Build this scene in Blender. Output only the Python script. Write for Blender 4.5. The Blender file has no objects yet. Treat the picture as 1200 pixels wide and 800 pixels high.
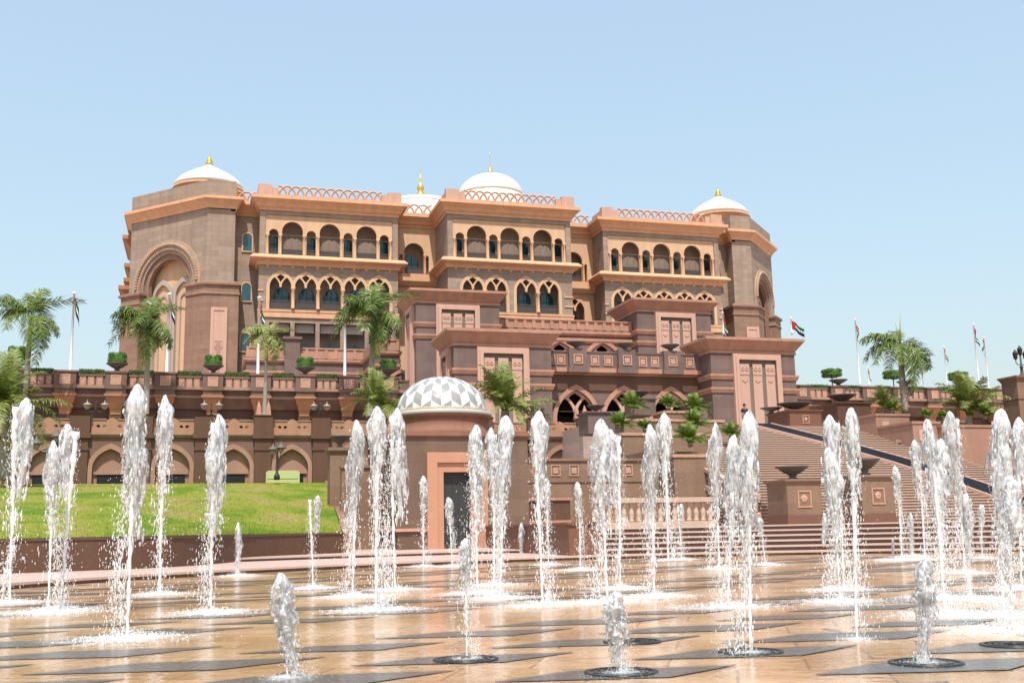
import bpy, bmesh, math, random
from math import sin, cos, pi, radians, sqrt, atan2
from mathutils import Vector, Matrix, noise
S = bpy.context.scene
COL = S.collection
random.seed(7)

# ------------------------------------------------------------------ camera
F, EYE = 1250.0, 0.9                      # focal length in pixels of a 1200 px wide frame, eye height
PIT, ROLL, YAW = radians(10.05), radians(-1.2), radians(16.35)
FW = Vector((sin(YAW)*cos(PIT), cos(YAW)*cos(PIT), sin(PIT)))
RT0 = Vector((cos(YAW), -sin(YAW), 0)); UP0 = RT0.cross(FW)
RT = RT0*cos(ROLL) + UP0*sin(ROLL); UP = -RT0*sin(ROLL) + UP0*cos(ROLL)
cd = bpy.data.cameras.new('camera'); cam = bpy.data.objects.new('camera', cd); COL.objects.link(cam)
cd.sensor_width = 36.0; cd.lens = 36.0*F/1200.0; cd.clip_start = .05; cd.clip_end = 6000
cam.matrix_world = Matrix(((RT.x, UP.x, -FW.x, 0), (RT.y, UP.y, -FW.y, 0), (RT.z, UP.z, -FW.z, EYE), (0, 0, 0, 1)))
S.camera = cam
# ------------------------------------------------------------------ light
SUN_EL, SUN_AZ = radians(61), radians(194)          # azimuth clockwise from +Y
w = bpy.data.worlds.new('World'); S.world = w; w.use_nodes = True
nt = w.node_tree; bg = nt.nodes['Background']
sky = nt.nodes.new('ShaderNodeTexSky'); sky.sky_type = 'NISHITA'; sky.sun_disc = False
sky.sun_elevation = SUN_EL; sky.sun_rotation = SUN_AZ
sky.air_density = 2.0; sky.dust_density = 2.6; sky.ozone_density = 4.5; sky.altitude = 0
hz_ = nt.nodes.new('ShaderNodeMix'); hz_.data_type = 'RGBA'; hz_.inputs[0].default_value = .45; hz_.inputs[7].default_value = (3.6, 4.5, 5.4, 1)   # thin desert haze veiling the sky
nt.links.new(sky.outputs[0], hz_.inputs[6]); nt.links.new(hz_.outputs[2], bg.inputs[0]); bg.inputs[1].default_value = .15
sd = bpy.data.lights.new('sun', 'SUN'); sun = bpy.data.objects.new('sun', sd); COL.objects.link(sun)
sd.energy = 4.6; sd.angle = radians(.5); sd.color = (1, .95, .88)
sv = Vector((sin(SUN_AZ)*cos(SUN_EL), cos(SUN_AZ)*cos(SUN_EL), sin(SUN_EL)))
sun.rotation_euler = sv.to_track_quat('Z', 'Y').to_euler(); sun.location = (0, 0, 80)
S.view_settings.view_transform = 'Standard'; S.view_settings.look = 'None'
S.view_settings.gamma = 1; S.view_settings.exposure = .35
try: S.view_settings.use_curve_mapping = False
except Exception: pass
S.cycles.max_bounces = 8; S.cycles.transparent_max_bounces = 24
S.cycles.diffuse_bounces = 3; S.cycles.caustics_reflective = False; S.cycles.caustics_refractive = False

# ------------------------------------------------------------------ measuring
def ray(px, py): return RT*(px-600) + UP*(400-py) + FW*F
def at(px, py, Y):                         # where a sight line meets the upright plane at depth Y
    d = ray(px, py); t = Y/d.y; return d.x*t, EYE + d.z*t
def XA(px, py, Y): return at(px, py, Y)[0]
def ZA(px, py, Y): return at(px, py, Y)[1]
def gz(px, py, z=0):
    d = ray(px, py); t = (z-EYE)/d.z; return d.x*t, d.y*t
# ------------------------------------------------------------------ materials
def mat(name, col, rough=.8, var=.12, scale=1.5, bump=0.0, bscale=20, blocks=None, spec=.3, metal=0, stain=0, sub=None):
    m = bpy.data.materials.new(name); m.use_nodes = True; n = m.node_tree.nodes; L = m.node_tree.links
    b = n['Principled BSDF']; b.inputs['Roughness'].default_value = rough; b.inputs['Metallic'].default_value = metal
    b.inputs['Specular IOR Level'].default_value = spec
    tc = n.new('ShaderNodeTexCoord'); geo = n.new('ShaderNodeNewGeometry')
    nz = n.new('ShaderNodeTexNoise'); nz.inputs['Scale'].default_value = scale; nz.inputs['Detail'].default_value = 6
    L.new(geo.outputs['Position'], nz.inputs['Vector'])
    mx = n.new('ShaderNodeMix'); mx.data_type = 'RGBA'
    mx.inputs[6].default_value = (*[c*(1-var) for c in col], 1); mx.inputs[7].default_value = (*[min(1, c*(1+var)) for c in col], 1)
    if sub: mx.inputs[7].default_value = (*sub, 1)
    L.new(nz.outputs['Fac'], mx.inputs[0]); out = mx.outputs[2]
    if blocks:                              # courses of cut stone
        sx = n.new('ShaderNodeSeparateXYZ'); L.new(geo.outputs['Position'], sx.inputs[0])
        ad = n.new('ShaderNodeMath'); ad.operation = 'MULTIPLY_ADD'; ad.inputs[1].default_value = .37
        L.new(sx.outputs[1], ad.inputs[0]); L.new(sx.outputs[0], ad.inputs[2])
        cb = n.new('ShaderNodeCombineXYZ'); L.new(ad.outputs[0], cb.inputs[0]); L.new(sx.outputs[2], cb.inputs[1])
        br = n.new('ShaderNodeTexBrick'); br.inputs['Scale'].default_value = 1
        br.inputs['Brick Width'].default_value = blocks[0]; br.inputs['Row Height'].default_value = blocks[1]
        br.inputs['Mortar Size'].default_value = blocks[2]; br.inputs['Color1'].default_value = (1, 1, 1, 1)
        br.inputs['Color2'].default_value = (.82, .805, .79, 1); br.inputs['Mortar'].default_value = (blocks[3],)*3 + (1,)
        L.new(cb.outputs[0], br.inputs['Vector'])
        m2 = n.new('ShaderNodeMix'); m2.data_type = 'RGBA'; m2.blend_type = 'MULTIPLY'; m2.inputs[0].default_value = 1
        L.new(out, m2.inputs[6]); L.new(br.outputs['Color'], m2.inputs[7]); out = m2.outputs[2]
    if stain:                               # rain streaks
        mp = n.new('ShaderNodeMapping'); mp.inputs['Scale'].default_value = (1.6, 1.6, .12)
        L.new(geo.outputs['Position'], mp.inputs[0])
        n2 = n.new('ShaderNodeTexNoise'); n2.inputs['Scale'].default_value = 1.0; n2.inputs['Detail'].default_value = 8
        L.new(mp.outputs[0], n2.inputs['Vector'])
        rp = n.new('ShaderNodeValToRGB'); rp.color_ramp.elements[0].position = .35; rp.color_ramp.elements[1].position = .7
        rp.color_ramp.elements[0].color = (1-stain,)*3 + (1,); rp.color_ramp.elements[1].color = (1, 1, 1, 1)
        L.new(n2.outputs['Fac'], rp.inputs[0])
        m3 = n.new('ShaderNodeMix'); m3.data_type = 'RGBA'; m3.blend_type = 'MULTIPLY'; m3.inputs[0].default_value = 1
        L.new(out, m3.inputs[6]); L.new(rp.outputs[0], m3.inputs[7]); out = m3.outputs[2]
    L.new(out, b.inputs['Base Color'])
    if bump:
        bn = n.new('ShaderNodeTexNoise'); bn.inputs['Scale'].default_value = bscale; bn.inputs['Detail'].default_value = 5
        L.new(geo.outputs['Position'], bn.inputs['Vector'])
        bp = n.new('ShaderNodeBump'); bp.inputs['Strength'].default_value = bump; bp.inputs['Distance'].default_value = .05
        L.new(bn.outputs['Fac'], bp.inputs['Height']); L.new(bp.outputs[0], b.inputs['Normal'])
    return m
M = {}
M['pwall'] = mat('palace sandstone', (0.343, 0.251, 0.191), blocks=(1.5, .55, .022, .74), stain=.16, bump=.15, bscale=6)
M['ppanel'] = mat('palace buff render', (0.581, 0.373, 0.225), stain=.12, var=.08)
M['trim'] = mat('peach cast stone', (0.634, 0.355, 0.207), stain=.14, var=.1)
M['pinkbase'] = mat('pink base stone', (0.275, 0.165, 0.116), blocks=(1.5, .5, .02, .82), stain=.14)
M['porch'] = mat('mauve granite', (0.186, 0.127, 0.11), blocks=(1.6, .8, .018, .85), stain=.16)
M['porchtrim'] = mat('rose trim stone', (0.426, 0.227, 0.156), stain=.18, var=.14)
M['panel'] = mat('pale pink panel stone', (0.513, 0.317, 0.243), stain=.1, var=.06)
M['recess'] = mat('taupe panel recess', (0.2, 0.15, 0.115), stain=.12)
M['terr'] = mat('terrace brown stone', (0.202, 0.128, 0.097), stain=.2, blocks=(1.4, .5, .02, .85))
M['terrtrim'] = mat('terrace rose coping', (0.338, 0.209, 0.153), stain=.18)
M['tile'] = mat('carved square tile', (0.436, 0.253, 0.179), bump=.8, bscale=9, var=.2, scale=6)
M['corbel'] = mat('ochre corbel stone', (0.408, 0.203, 0.104), stain=.18)
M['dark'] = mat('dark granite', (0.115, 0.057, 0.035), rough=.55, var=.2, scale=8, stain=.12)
M['arc'] = mat('arcade brown stone', (0.194, 0.113, 0.083), stain=.18, blocks=(1.3, .45, .015, .86))
M['fill'] = mat('arch infill stone', (0.344, 0.197, 0.139), stain=.15)
M['balus'] = mat('ochre balustrade stone', (0.37, 0.204, 0.122), stain=.15)
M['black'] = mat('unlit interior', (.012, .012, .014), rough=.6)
M['inner'] = mat('balcony inner wall', (0.4, 0.32, 0.265), stain=.1)
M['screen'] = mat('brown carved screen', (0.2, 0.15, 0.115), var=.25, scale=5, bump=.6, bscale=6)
M['rail'] = mat('grey bronze railing', (.075, .062, .055), rough=.45)
M['teal'] = mat('teal window glass', (.012, .085, .10), rough=.12, spec=.6, var=.4, scale=2)
M['tealframe'] = mat('dark window bars', (.03, .06, .07), rough=.4)
M['white'] = mat('white dome tile', (0.62, 0.59, 0.54), rough=.25, spec=.5, var=.05)
M['gold'] = mat('gold leaf', (.72, .42, .07), rough=.3, metal=.7)
M['pole'] = mat('white painted pole', (.78, .76, .74), rough=.4)
M['bowl'] = mat('grey stone bowl', (0.12, 0.105, 0.092), var=.25, scale=8, rough=.6)
M['lawnstone'] = mat('tan granite', (0.258, 0.161, 0.107), var=.16, scale=9, stain=.15, blocks=(1.4, .62, .012, .8))
M['kiosk'] = mat('wet tan granite', (0.187, 0.118, 0.082), var=.22, scale=14, stain=.2, blocks=(1.5, .74, .012, .75), rough=.5)
M['door'] = mat('orange pink door stone', (0.474, 0.24, 0.153), var=.08, stain=.08)
M['doorleaf'] = mat('charcoal door leaf', (.045, .045, .043), rough=.4, var=.2, scale=10)
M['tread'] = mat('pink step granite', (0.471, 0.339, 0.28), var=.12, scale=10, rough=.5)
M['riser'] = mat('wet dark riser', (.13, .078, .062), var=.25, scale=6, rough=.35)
M['stair'] = mat('sand stair granite', (0.456, 0.33, 0.258), var=.14, scale=7, rough=.7)
M['pave'] = mat('pink paving', (0.453, 0.329, 0.282), var=.1, scale=3, rough=.6, blocks=(1.2, .6, .01, .85))
M['ground'] = mat('sand ground', (.42, .32, .24), var=.15, scale=.4)
M['soil'] = mat('dark soil', (.06, .045, .03), var=.3, scale=9)
M['water'] = mat('dark cascade water', (0.006, 0.008, 0.011), rough=.5, spec=.12, bump=.5, bscale=9)
M['lampmetal'] = mat('dark bronze lamp metal', (.04, .034, .03), rough=.45)
M['globe'] = mat('cream lamp glass', (0.293, 0.236, 0.18), rough=.3, var=.06)
M['trunk'] = mat('grey palm trunk', (.30, .255, .21), var=.22, scale=5, bump=.5, bscale=14)
M['shaft'] = mat('green crownshaft', (0.1, 0.17, 0.04), rough=.45)
M['frond'] = mat('palm leaflet green', (.035, .075, .012), rough=.42, sub=(.19, .25, .03), var=.3, scale=2.5, spec=.4)
M['frondlight'] = mat('yellowish palm green', (0.2, 0.22, 0.05), rough=.45, var=.5, scale=3, spec=.4)
M['datefrond'] = mat('date palm green', (0.165, 0.198, 0.04), rough=.5, var=.5, scale=3, spec=.35)
M['cycad'] = mat('bright cycad green', (0.13, 0.2, 0.025), rough=.4, var=.6, scale=5, spec=.4)
M['hedge'] = mat('clipped hedge green', (.055, .085, .018), rough=.6, var=.5, scale=6)
M['topiary'] = mat('bright topiary green', (.06, .14, .018), rough=.55, var=.5, scale=6)
M['red'] = mat('flag red', (0.35, 0.01, 0.014), rough=.7); M['green'] = mat('flag green', (0.003, 0.098, 0.021), rough=.7)
M['fwhite'] = mat('flag white', (0.525, 0.525, 0.525), rough=.7); M['fblack'] = mat('flag black', (.012, .012, .012), rough=.7)
M['flowers'] = mat('yellow fruit', (.5, .33, .02), rough=.6)
M['limepanel'] = mat('pale lime panel', (.42, .46, .2), rough=.5, var=.06)
M['greytile'] = mat('grey dome tile', (0.27, 0.263, 0.257), rough=.22, spec=.55, var=.12, scale=4)
M['goldband'] = mat('gold dome band', (0.5, 0.4, 0.26), rough=.4, bump=.9, bscale=14, var=.3, scale=20)
M['drum'] = mat('rose drum stone', (0.255, 0.123, 0.081), stain=.2, var=.12)
M['lattice'] = mat('pale rose lattice stone', (.52, .31, .225), stain=.12)
M['band'] = mat('carved taupe arch stone', (.40, .275, .195), stain=.15, bump=.6, bscale=5)
M['rim'] = mat('grey white dome rim', (.42, .39, .36), rough=.4)
M['skin'] = mat('skin', (.30, .16, .10), rough=.6); M['shirt'] = mat('dark shirt', (.03, .035, .05), rough=.8); M['hair'] = mat('black hair', (.01, .009, .008), rough=.6)
M['trouser'] = mat('blue trousers', (.05, .06, .09), rough=.8)

# ------------------------------------------------------------------ mesh building
OFF = {}
class MB:
    def __init__(s): s.v = []; s.f = []; s.mi = []; s.sm = []
    def add(s, vs, fs, mi=0, smooth=False):
        o = len(s.v); s.v.extend([tuple(p) for p in vs]); s.f.extend([tuple(i+o for i in f) for f in fs])
        s.mi.extend([mi]*len(fs)); s.sm.extend([smooth]*len(fs))
    def box(s, x0, x1, y0, y1, z0, z1, mi=0):
        s.add([(x0,y0,z0),(x1,y0,z0),(x1,y1,z0),(x0,y1,z0),(x0,y0,z1),(x1,y0,z1),(x1,y1,z1),(x0,y1,z1)],
              [(3,2,1,0),(4,5,6,7),(0,1,5,4),(1,2,6,5),(2,3,7,6),(3,0,4,7)], mi); return s
    def frustum(s, x0, x1, y0, y1, z0, z1, dx, dy, mi=0):      # top grows outward by dx, dy
        s.add([(x0,y0,z0),(x1,y0,z0),(x1,y1,z0),(x0,y1,z0),(x0-dx,y0-dy,z1),(x1+dx,y0-dy,z1),(x1+dx,y1+dy,z1),(x0-dx,y1+dy,z1)],
              [(3,2,1,0),(4,5,6,7),(0,1,5,4),(1,2,6,5),(2,3,7,6),(3,0,4,7)], mi); return s
    def lathe(s, prof, c=(0,0,0), n=16, mi=0, smooth=True, sx=1, sy=1, caps=True):
        vs = []; fs = []
        for r, z in prof:
            for k in range(n): a = 2*pi*k/n; vs.append((c[0]+r*cos(a)*sx, c[1]+r*sin(a)*sy, c[2]+z))
        for i in range(len(prof)-1):
            for k in range(n):
                k2 = (k+1) % n; fs.append((i*n+k, i*n+k2, (i+1)*n+k2, (i+1)*n+k))
        s.add(vs, fs, mi, smooth); m = len(prof)-1
        o = len(s.v)-len(vs)
        if not caps: return s
        s.f.append(tuple(o+k for k in reversed(range(n)))); s.mi.append(mi); s.sm.append(False)
        s.f.append(tuple(o+m*n+k for k in range(n))); s.mi.append(mi); s.sm.append(False)
        return s
    def tube(s, pts, rad, n=6, mi=0, smooth=True):
        pts = [Vector(p) for p in pts]; vs = []; fs = []
        if not isinstance(rad, (list, tuple)): rad = [rad]*len(pts)
        for i, p in enumerate(pts):
            d = (pts[min(i+1, len(pts)-1)] - pts[max(i-1, 0)])
            d = d.normalized() if d.length > 1e-9 else Vector((0,0,1))
            a = d.cross(Vector((0,0,1)) if abs(d.z) < .95 else Vector((1,0,0))).normalized(); b = d.cross(a)
            for k in range(n):
                t = 2*pi*k/n; vs.append(p + (a*cos(t) + b*sin(t))*rad[i])
        for i in range(len(pts)-1):
            for k in range(n):
                k2 = (k+1) % n; fs.append((i*n+k, (i+1)*n+k, (i+1)*n+k2, i*n+k2))
        fs.append(tuple(range(n))); fs.append(tuple((len(pts)-1)*n+k for k in reversed(range(n))))
        s.add(vs, fs, mi, smooth); return s
    def sweep(s, path, prof, closed=False, mi=0):   # prof: closed polygon of (out, z); out is to the right of the path
        P = [Vector(p) for p in path]; n = len(P); ns = []
        for i in range(n):
            def nrm(a, b):
                d = (b-a).normalized(); return Vector((d.y, -d.x))
            if closed: n1 = nrm(P[i-1], P[i]); n2 = nrm(P[i], P[(i+1) % n])
            else:
                n1 = nrm(P[max(i-1,0)], P[max(i,1)]); n2 = nrm(P[min(i,n-2)], P[min(i+1,n-1)])
            m = (n1+n2); m = m/(m.length_squared/2) if m.length > 1e-4 else n1
            ns.append(m)
        k = len(prof); vs = []; fs = []
        for i in range(n):
            for o, z in prof: q = P[i] + ns[i]*o; vs.append((q.x, q.y, z))
        for i in range(n if closed else n-1):
            j = (i+1) % n
            for a in range(k):
                b = (a+1) % k; fs.append((i*k+a, j*k+a, j*k+b, i*k+b))
        if not closed:
            fs.append(tuple(reversed(range(k)))); fs.append(tuple((n-1)*k+a for a in range(k)))
        s.add(vs, fs, mi); return s
    def panel(s, outline, holes, t, O=(0,0,0), U=(1,0,0), V=(0,1,0), mi=0):   # flat slab with openings; t thick along V
        cu = bpy.data.curves.new('tmp', 'CURVE'); cu.dimensions = '2D'; cu.fill_mode = 'BOTH'; cu.extrude = t/2
        for poly in [outline] + list(holes):
            sp = cu.splines.new('POLY'); sp.points.add(len(poly)-1); sp.use_cyclic_u = True
            for i, (x, y) in enumerate(poly): sp.points[i].co = (x, y, 0, 1)
        ob = bpy.data.objects.new('tmp', cu); me = ob.to_mesh()
        O = Vector(O); U = Vector(U); V = Vector(V); W = Vector((0,0,1))
        vs = [O + U*v.co.x + V*(t/2 - v.co.z) + W*v.co.y for v in me.vertices]
        s.add(vs, [tuple(p.vertices) for p in me.polygons], mi)
        ob.to_mesh_clear(); bpy.data.objects.remove(ob); bpy.data.curves.remove(cu); return s
    def build(s, name, m, parent=None, base=None, smooth_angle=None):
        me = bpy.data.meshes.new(name)
        off = Vector((0,0,0))
        if parent is not None: off = OFF.get(parent.name, Vector((0,0,0)))
        elif base is not None: off = Vector(base)
        me.from_pydata([(x-off.x, y-off.y, z-off.z) for x, y, z in s.v], [], s.f)
        for mm in (m if isinstance(m, (list, tuple)) else [m]): me.materials.append(mm if not isinstance(mm, str) else M[mm])
        me.polygons.foreach_set('material_index', s.mi); me.polygons.foreach_set('use_smooth', s.sm)
        me.update()
        o = bpy.data.objects.new(name, me); COL.objects.link(o)
        if parent is not None: o.parent = parent; OFF[o.name] = off
        else:
            o.location = off; OFF[o.name] = off
        return o
def tag(o, label=None, cat=None, group=None, kind=None):
    if label: o['label'] = label
    if cat: o['category'] = cat
    if group: o['group'] = group
    if kind: o['kind'] = kind
    return o
def thing(name, loc, label, cat, group=None, local=False):
    o = bpy.data.objects.new(name, None); COL.objects.link(o); o.location = loc; o.empty_display_size = .2
    OFF[o.name] = Vector((0,0,0)) if local else Vector(loc)
    return tag(o, label, cat, group)
def kids(o): return [c for c in COL.objects if c.parent == o]
def clone(root, loc, label=None, rz=None, scale=None, group=None):
    r = root.copy(); COL.objects.link(r); r.location = loc
    if rz is not None: r.rotation_euler = (0, 0, rz)
    if scale is not None: r.scale = scale if isinstance(scale, (tuple, list)) else (scale,)*3
    if label: r['label'] = label
    if group: r['group'] = group
    for c in list(root.children):
        d = c.copy(); COL.objects.link(d); d.parent = r
        for g in list(c.children):
            e = g.copy(); COL.objects.link(e); e.parent = d
    return r
# ------------------------------------------------------------------ arch outlines in (u, z)
def arch_round(c, w, z0, zt, n=12):
    r = w/2; zs = zt - r
    return [(c-r, z0)] + [(c + r*cos(pi - pi*k/n), zs + r*sin(pi - pi*k/n)) for k in range(n+1)] + [(c+r, z0)]
def arch_point(c, w, z0, zt, rise=.62, n=9):
    h = w*rise; zs = zt - h; R = w*.8; cx = R - w/2; H = sqrt(R*R - cx*cx); L = []
    a1 = math.acos(cx/R)
    for k in range(n+1):
        a = a1*k/n; L.append((c + cx - R*cos(a), zs + R*sin(a)*h/H))
    return [(c-w/2, z0)] + L + [(2*c - x, z) for x, z in reversed(L[:-1])] + [(c+w/2, z0)]
def arch_split(c, w, z0, zt):
    h = w*.62; zs = zt - h
    side = [(-.5, 0), (-.485, .2), (-.43, .42), (-.35, .6), (-.28, .68), (-.2, .58), (-.12, .4), (-.06, .2), (-.05, -.06)]
    main = [(c-w/2, z0)] + [(c + x*w, zs + y*h) for x, y in side] + [(c - x*w, zs + y*h) for x, y in reversed(side)] + [(c+w/2, z0)]
    tri = [(c, zs+.33*h), (c-.1*w, zs+.55*h), (c-.19*w, zs+.72*h), (c-.1*w, zs+.84*h), (c, zs+.93*h), (c+.1*w, zs+.84*h), (c+.19*w, zs+.72*h), (c+.1*w, zs+.55*h)]
    return [main, tri]
def ring(inner, outer):   # arch moulding as outline and hole
    return outer, [inner]
def rect(x0, x1, z0, z1): return [(x0,z0),(x0,z1),(x1,z1),(x1,z0)]
# ================================================================== THE PALACE
AX = 32.95; YS, YC, YR, YT = 115.0, 112.2, 118.6, 116.3
Z0 = 11.3                                             # upper terrace level
pal = thing('palace', (AX, 122, Z0), 'huge sandstone palace with peach cornices, arcaded balconies and white roof domes', 'palace')
TL = 8.3; TR = 6.8; X0L, X1L = 0.0, 2.9; X0R, X1R = 2*AX-0.3, 2*AX-2.9
BL = (5.45, 20.6); BC = (AX-7.26, AX+7.26); BR = (2*AX-20.6, 2*AX-5.45)
ROOF = 36.1
front = [(X0L-TL, YT+TL+26), (X0L-TL, YT+TL), (X0L, YT), (X1L, YT), (X1L, YR-.6), (BL[0], YR-.6), (BL[0], YS), (BL[1], YS), (BL[1], YR), (BC[0], YR), (BC[0], YC),
         (BC[1], YC), (BC[1], YR), (BR[0], YR), (BR[0], YS), (BR[1], YS), (BR[1], YR-.6), (X1R, YR-.6), (X1R, YT), (X0R, YT), (X0R+TR, YT+TR), (X0R+TR, YT+TR+26)]
# ---- roof slab and main cornice
b = MB(); b.sweep(front[3:19], [(-.5, 35.9), (.12, 35.9), (.12, 36.15), (.35, 36.3), (.45, 36.6), (.85, 36.95), (1.0, 37.0), (1.0, 37.36), (-.5, 37.36)])
b.build('cornice', 'trim', pal)
b = MB(); b.panel([(x, y) for x, y in front], [], .3, O=(0,0,0)); 
v = [(x, z, 36.35 - y) for x, y, z in b.v]; b.v = v; b.build('roof', 'ppanel', pal)
def window_mesh(b, poly, O, U, V, cx, w, z0, zt, bars=True):
    b.panel(poly, [], .06, O, U, V, mi=0)
    if bars:
        O = Vector(O) - Vector(V)*.05
        for k in (-1, 1): b.panel(rect(cx+k*w/2-.05, cx+k*w/2+.05, z0, zt-w*.45), [], .07, O, U, V, mi=1)
        b.panel(rect(cx-.03, cx+.03, z0, zt-.1), [], .05, O, U, V, mi=1)
        for q in (.33, .62): b.panel(rect(cx-w/2, cx+w/2, z0+(zt-z0)*q-.03, z0+(zt-z0)*q+.03), [], .05, O, U, V, mi=1)
def railing(b, x0, x1, z0, z1, y):
    b.box(x0, x1, y, y+.09, z1-.09, z1); b.box(x0, x1, y, y+.07, z0+.08, z0+.15)
    n = max(2, int((x1-x0)/.16))
    for k in range(n+1): x = x0+(x1-x0)*k/n; b.box(x-.022, x+.022, y+.02, y+.06, z0, z1-.09)
    b.box(x0+.05, x1-.05, y+.075, y+.085, z0+.2, z1-.2)
ROW3 = (30.85, 34.75, 33.85); ROW2 = (24.9, 28.85); ROW1 = (17.2, 23.45)
def bay(x0, x1, Y, row2, row1=True, label=None):
    xc = (x0+x1)/2; hw = (x1-x0)/2; k = hw/7.55
    big = [xc + d*k for d in (-4.05, 0, 4.05)]; small = [xc + d*k for d in (-6.05, -2.02, 2.02, 6.05)]
    # wall with its openings
    r3 = rect(x0+.6, x1-.6, 30.75, 35.45); holes = [r3]
    for c in row2: holes += [arch_point(c, 2.36, ROW2[0], ROW2[1]+.05)]
    ones = [c for c in row2] if row1 else []
    for c in ones: holes.append(rect(c-1.12, c+1.12, ROW1[0], ROW1[1]))
    b = MB(); b.panel(rect(x0, x1, Z0, 36.05), holes, .55, (0, Y, 0))
    b.box(x0, x0+.5, Y+.55, YR+.6, Z0, 36.05); b.box(x1-.5, x1, Y+.55, YR+.6, Z0, 36.05)
    b.build('wall', 'pwall', pal)
    # buff arcade panel of the top storey
    hs = [arch_round(c, 2.25, 30.9, ROW3[1], 16) for c in big] + [arch_round(c, 1.02, 30.9, ROW3[2], 10) for c in small]
    hs += [rect(x0+.85, x0+1.02, 30.9, 33.0), rect(x1-1.02, x1-.85, 30.9, 33.0)]
    b = MB(); b.panel(rect(x0+.62, x1-.62, 30.76, 35.43), hs, .3, (0, Y+.14, 0))
    b.panel(rect(x0+1.0, x1-1.0, 35.1, 35.2), [], .05, (0, Y+.1, 0))
    for c in big: b.panel(arch_round(c, 2.55, 33.2, ROW3[1]+.15, 16), [arch_round(c, 2.25, 33.19, ROW3[1], 16)], .06, (0, Y+.09, 0))
    for c in small: b.panel(arch_round(c, 1.3, 33.1, ROW3[2]+.14, 10), [arch_round(c, 1.02, 33.09, ROW3[2], 10)], .06, (0, Y+.09, 0))
    b.build('arcade_panel', 'ppanel', pal)
    xs = sorted([c-1.28 for c in big] + [c+1.28 for c in big] + [small[0]-.66, small[3]+.66])
    for x in xs:
        b = MB(); b.lathe([(.17, 30.9), (.17, 31.1), (.115, 31.2), (.1, 32.85), (.2, 33.1), (.22, 33.25)], (x, Y+.05, 0), 8)
        b.build('column', 'trim', pal)
    # balcony room behind
    b = MB(); b.box(x0+.5, x1-.5, Y+2.2, Y+2.4, Z0, 36); b.box(x0+.5, x1-.5, Y+.56, Y+2.2, 30.2, 30.75); b.box(x0+.5, x1-.5, Y+.56, Y+2.2, 24.2, 24.85)
    b.box(x0+.5, x1-.5, Y+.56, Y+2.2, 35.5, 35.8)
    b.build('balcony_wall', 'inner', pal)
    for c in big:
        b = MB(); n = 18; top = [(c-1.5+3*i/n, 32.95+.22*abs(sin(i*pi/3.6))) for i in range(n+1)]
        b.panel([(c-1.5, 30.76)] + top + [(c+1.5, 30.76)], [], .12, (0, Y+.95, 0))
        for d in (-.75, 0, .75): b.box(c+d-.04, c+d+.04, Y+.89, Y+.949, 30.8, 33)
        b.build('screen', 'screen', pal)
    for c in small:
        b = MB(); window_mesh(b, arch_round(c+.12, .95, 30.8, 33.5), (0, Y+1.6, 0), (1,0,0), (0,1,0), c+.12, .95, 30.8, 33.5)
        b.build('window', ['teal', 'tealframe'], pal)
    b = MB(); railing(b, x0+.7, x1-.7, 30.85, 31.75, Y+.5); b.build('railing', 'rail', pal)
    # ledge with brackets under the top storey
    b = MB(); b.sweep([(x0-.35, YR), (x0-.35, Y), (x1+.35, Y), (x1+.35, YR)] if False else [(x0, YR), (x0, Y), (x1, Y), (x1, YR)],
          [(-.1, 29.75), (.16, 29.75), (.3, 30.12), (.78, 30.3), (.97, 30.36), (.97, 30.48), (.62, 30.82), (-.1, 30.82)])
    n = 11
    for i in range(n):
        x = x0+.9+(x1-x0-1.8)*i/(n-1); b.add([(x-.13,Y,29.55),(x+.13,Y,29.55),(x+.13,Y-.6,30.38),(x-.13,Y-.6,30.38),(x-.13,Y,30.4),(x+.13,Y,30.4)], [(0,1,2,3),(0,3,4),(1,5,2),(3,2,5,4)])
    b.build('ledge', 'trim', pal)
    # arches of the middle storey with forked tracery
    groups = []
    for c in row2:
        if groups and c - groups[-1][-1] < 3.2: groups[-1].append(c)
        else: groups.append([c])
    for g in groups:
        a0, a1 = g[0]-1.75, g[-1]+1.75; top = []
        for c in g:
            A = arch_point(c, 3.0, 26, ROW2[1]+.32)
            top += [p for p in A[1:-1] if (g.index(c) == 0 or p[0] >= c-1.33) and (c == g[-1] or p[0] <= c+1.33)]
        hs = [];
        for c in g: hs += arch_split(c, 2.3, ROW2[0]+.01, ROW2[1])
        b = MB(); b.panel([(g[0]-1.5, ROW2[0]-.02)] + top + [(g[-1]+1.5, ROW2[0]-.02)], hs, .26, (0, Y-.1, 0)); b.build('arch_tracery', 'ppanel', pal)
        for c in g:
            b = MB(); window_mesh(b, arch_round(c+.3, 1.5, 24.9, 27.7), (0, Y+1.9, 0), (1,0,0), (0,1,0), c+.3, 1.5, 24.9, 27.7)
            b.build('window', ['teal', 'tealframe'], pal)
        b = MB(); railing(b, g[0]-1.2, g[-1]+1.2, 24.9, 25.95, Y+.3); b.build('railing', 'rail', pal)
        for c in g[:-1] if len(g) > 1 else []:
            x = (c+g[g.index(c)+1])/2
            b = MB(); b.lathe([(.22, 24.9), (.22, 25.1), (.15, 25.2), (.14, 26.9), (.26, 27.15), (.27, 27.3)], (x, Y-.22, 0), 8); b.build('column', 'trim', pal)
    b = MB(); b.box(x0-.05, x1+.05, Y-.16, Y+.02, 24.0, 24.82); b.box(x0-.1, x1+.1, Y-.22, Y-.161, 24.62, 24.82)
    e0 = groups[0][0]-1.8; e1 = groups[-1][-1]+1.8
    for z in (25.75, 26.85):
        b.box(x0-.06, e0, Y-.1, Y+.02, z, z+.16); b.box(e1, x1+.06, Y-.1, Y+.02, z, z+.16)
    b.build('band', 'trim', pal)
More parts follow.
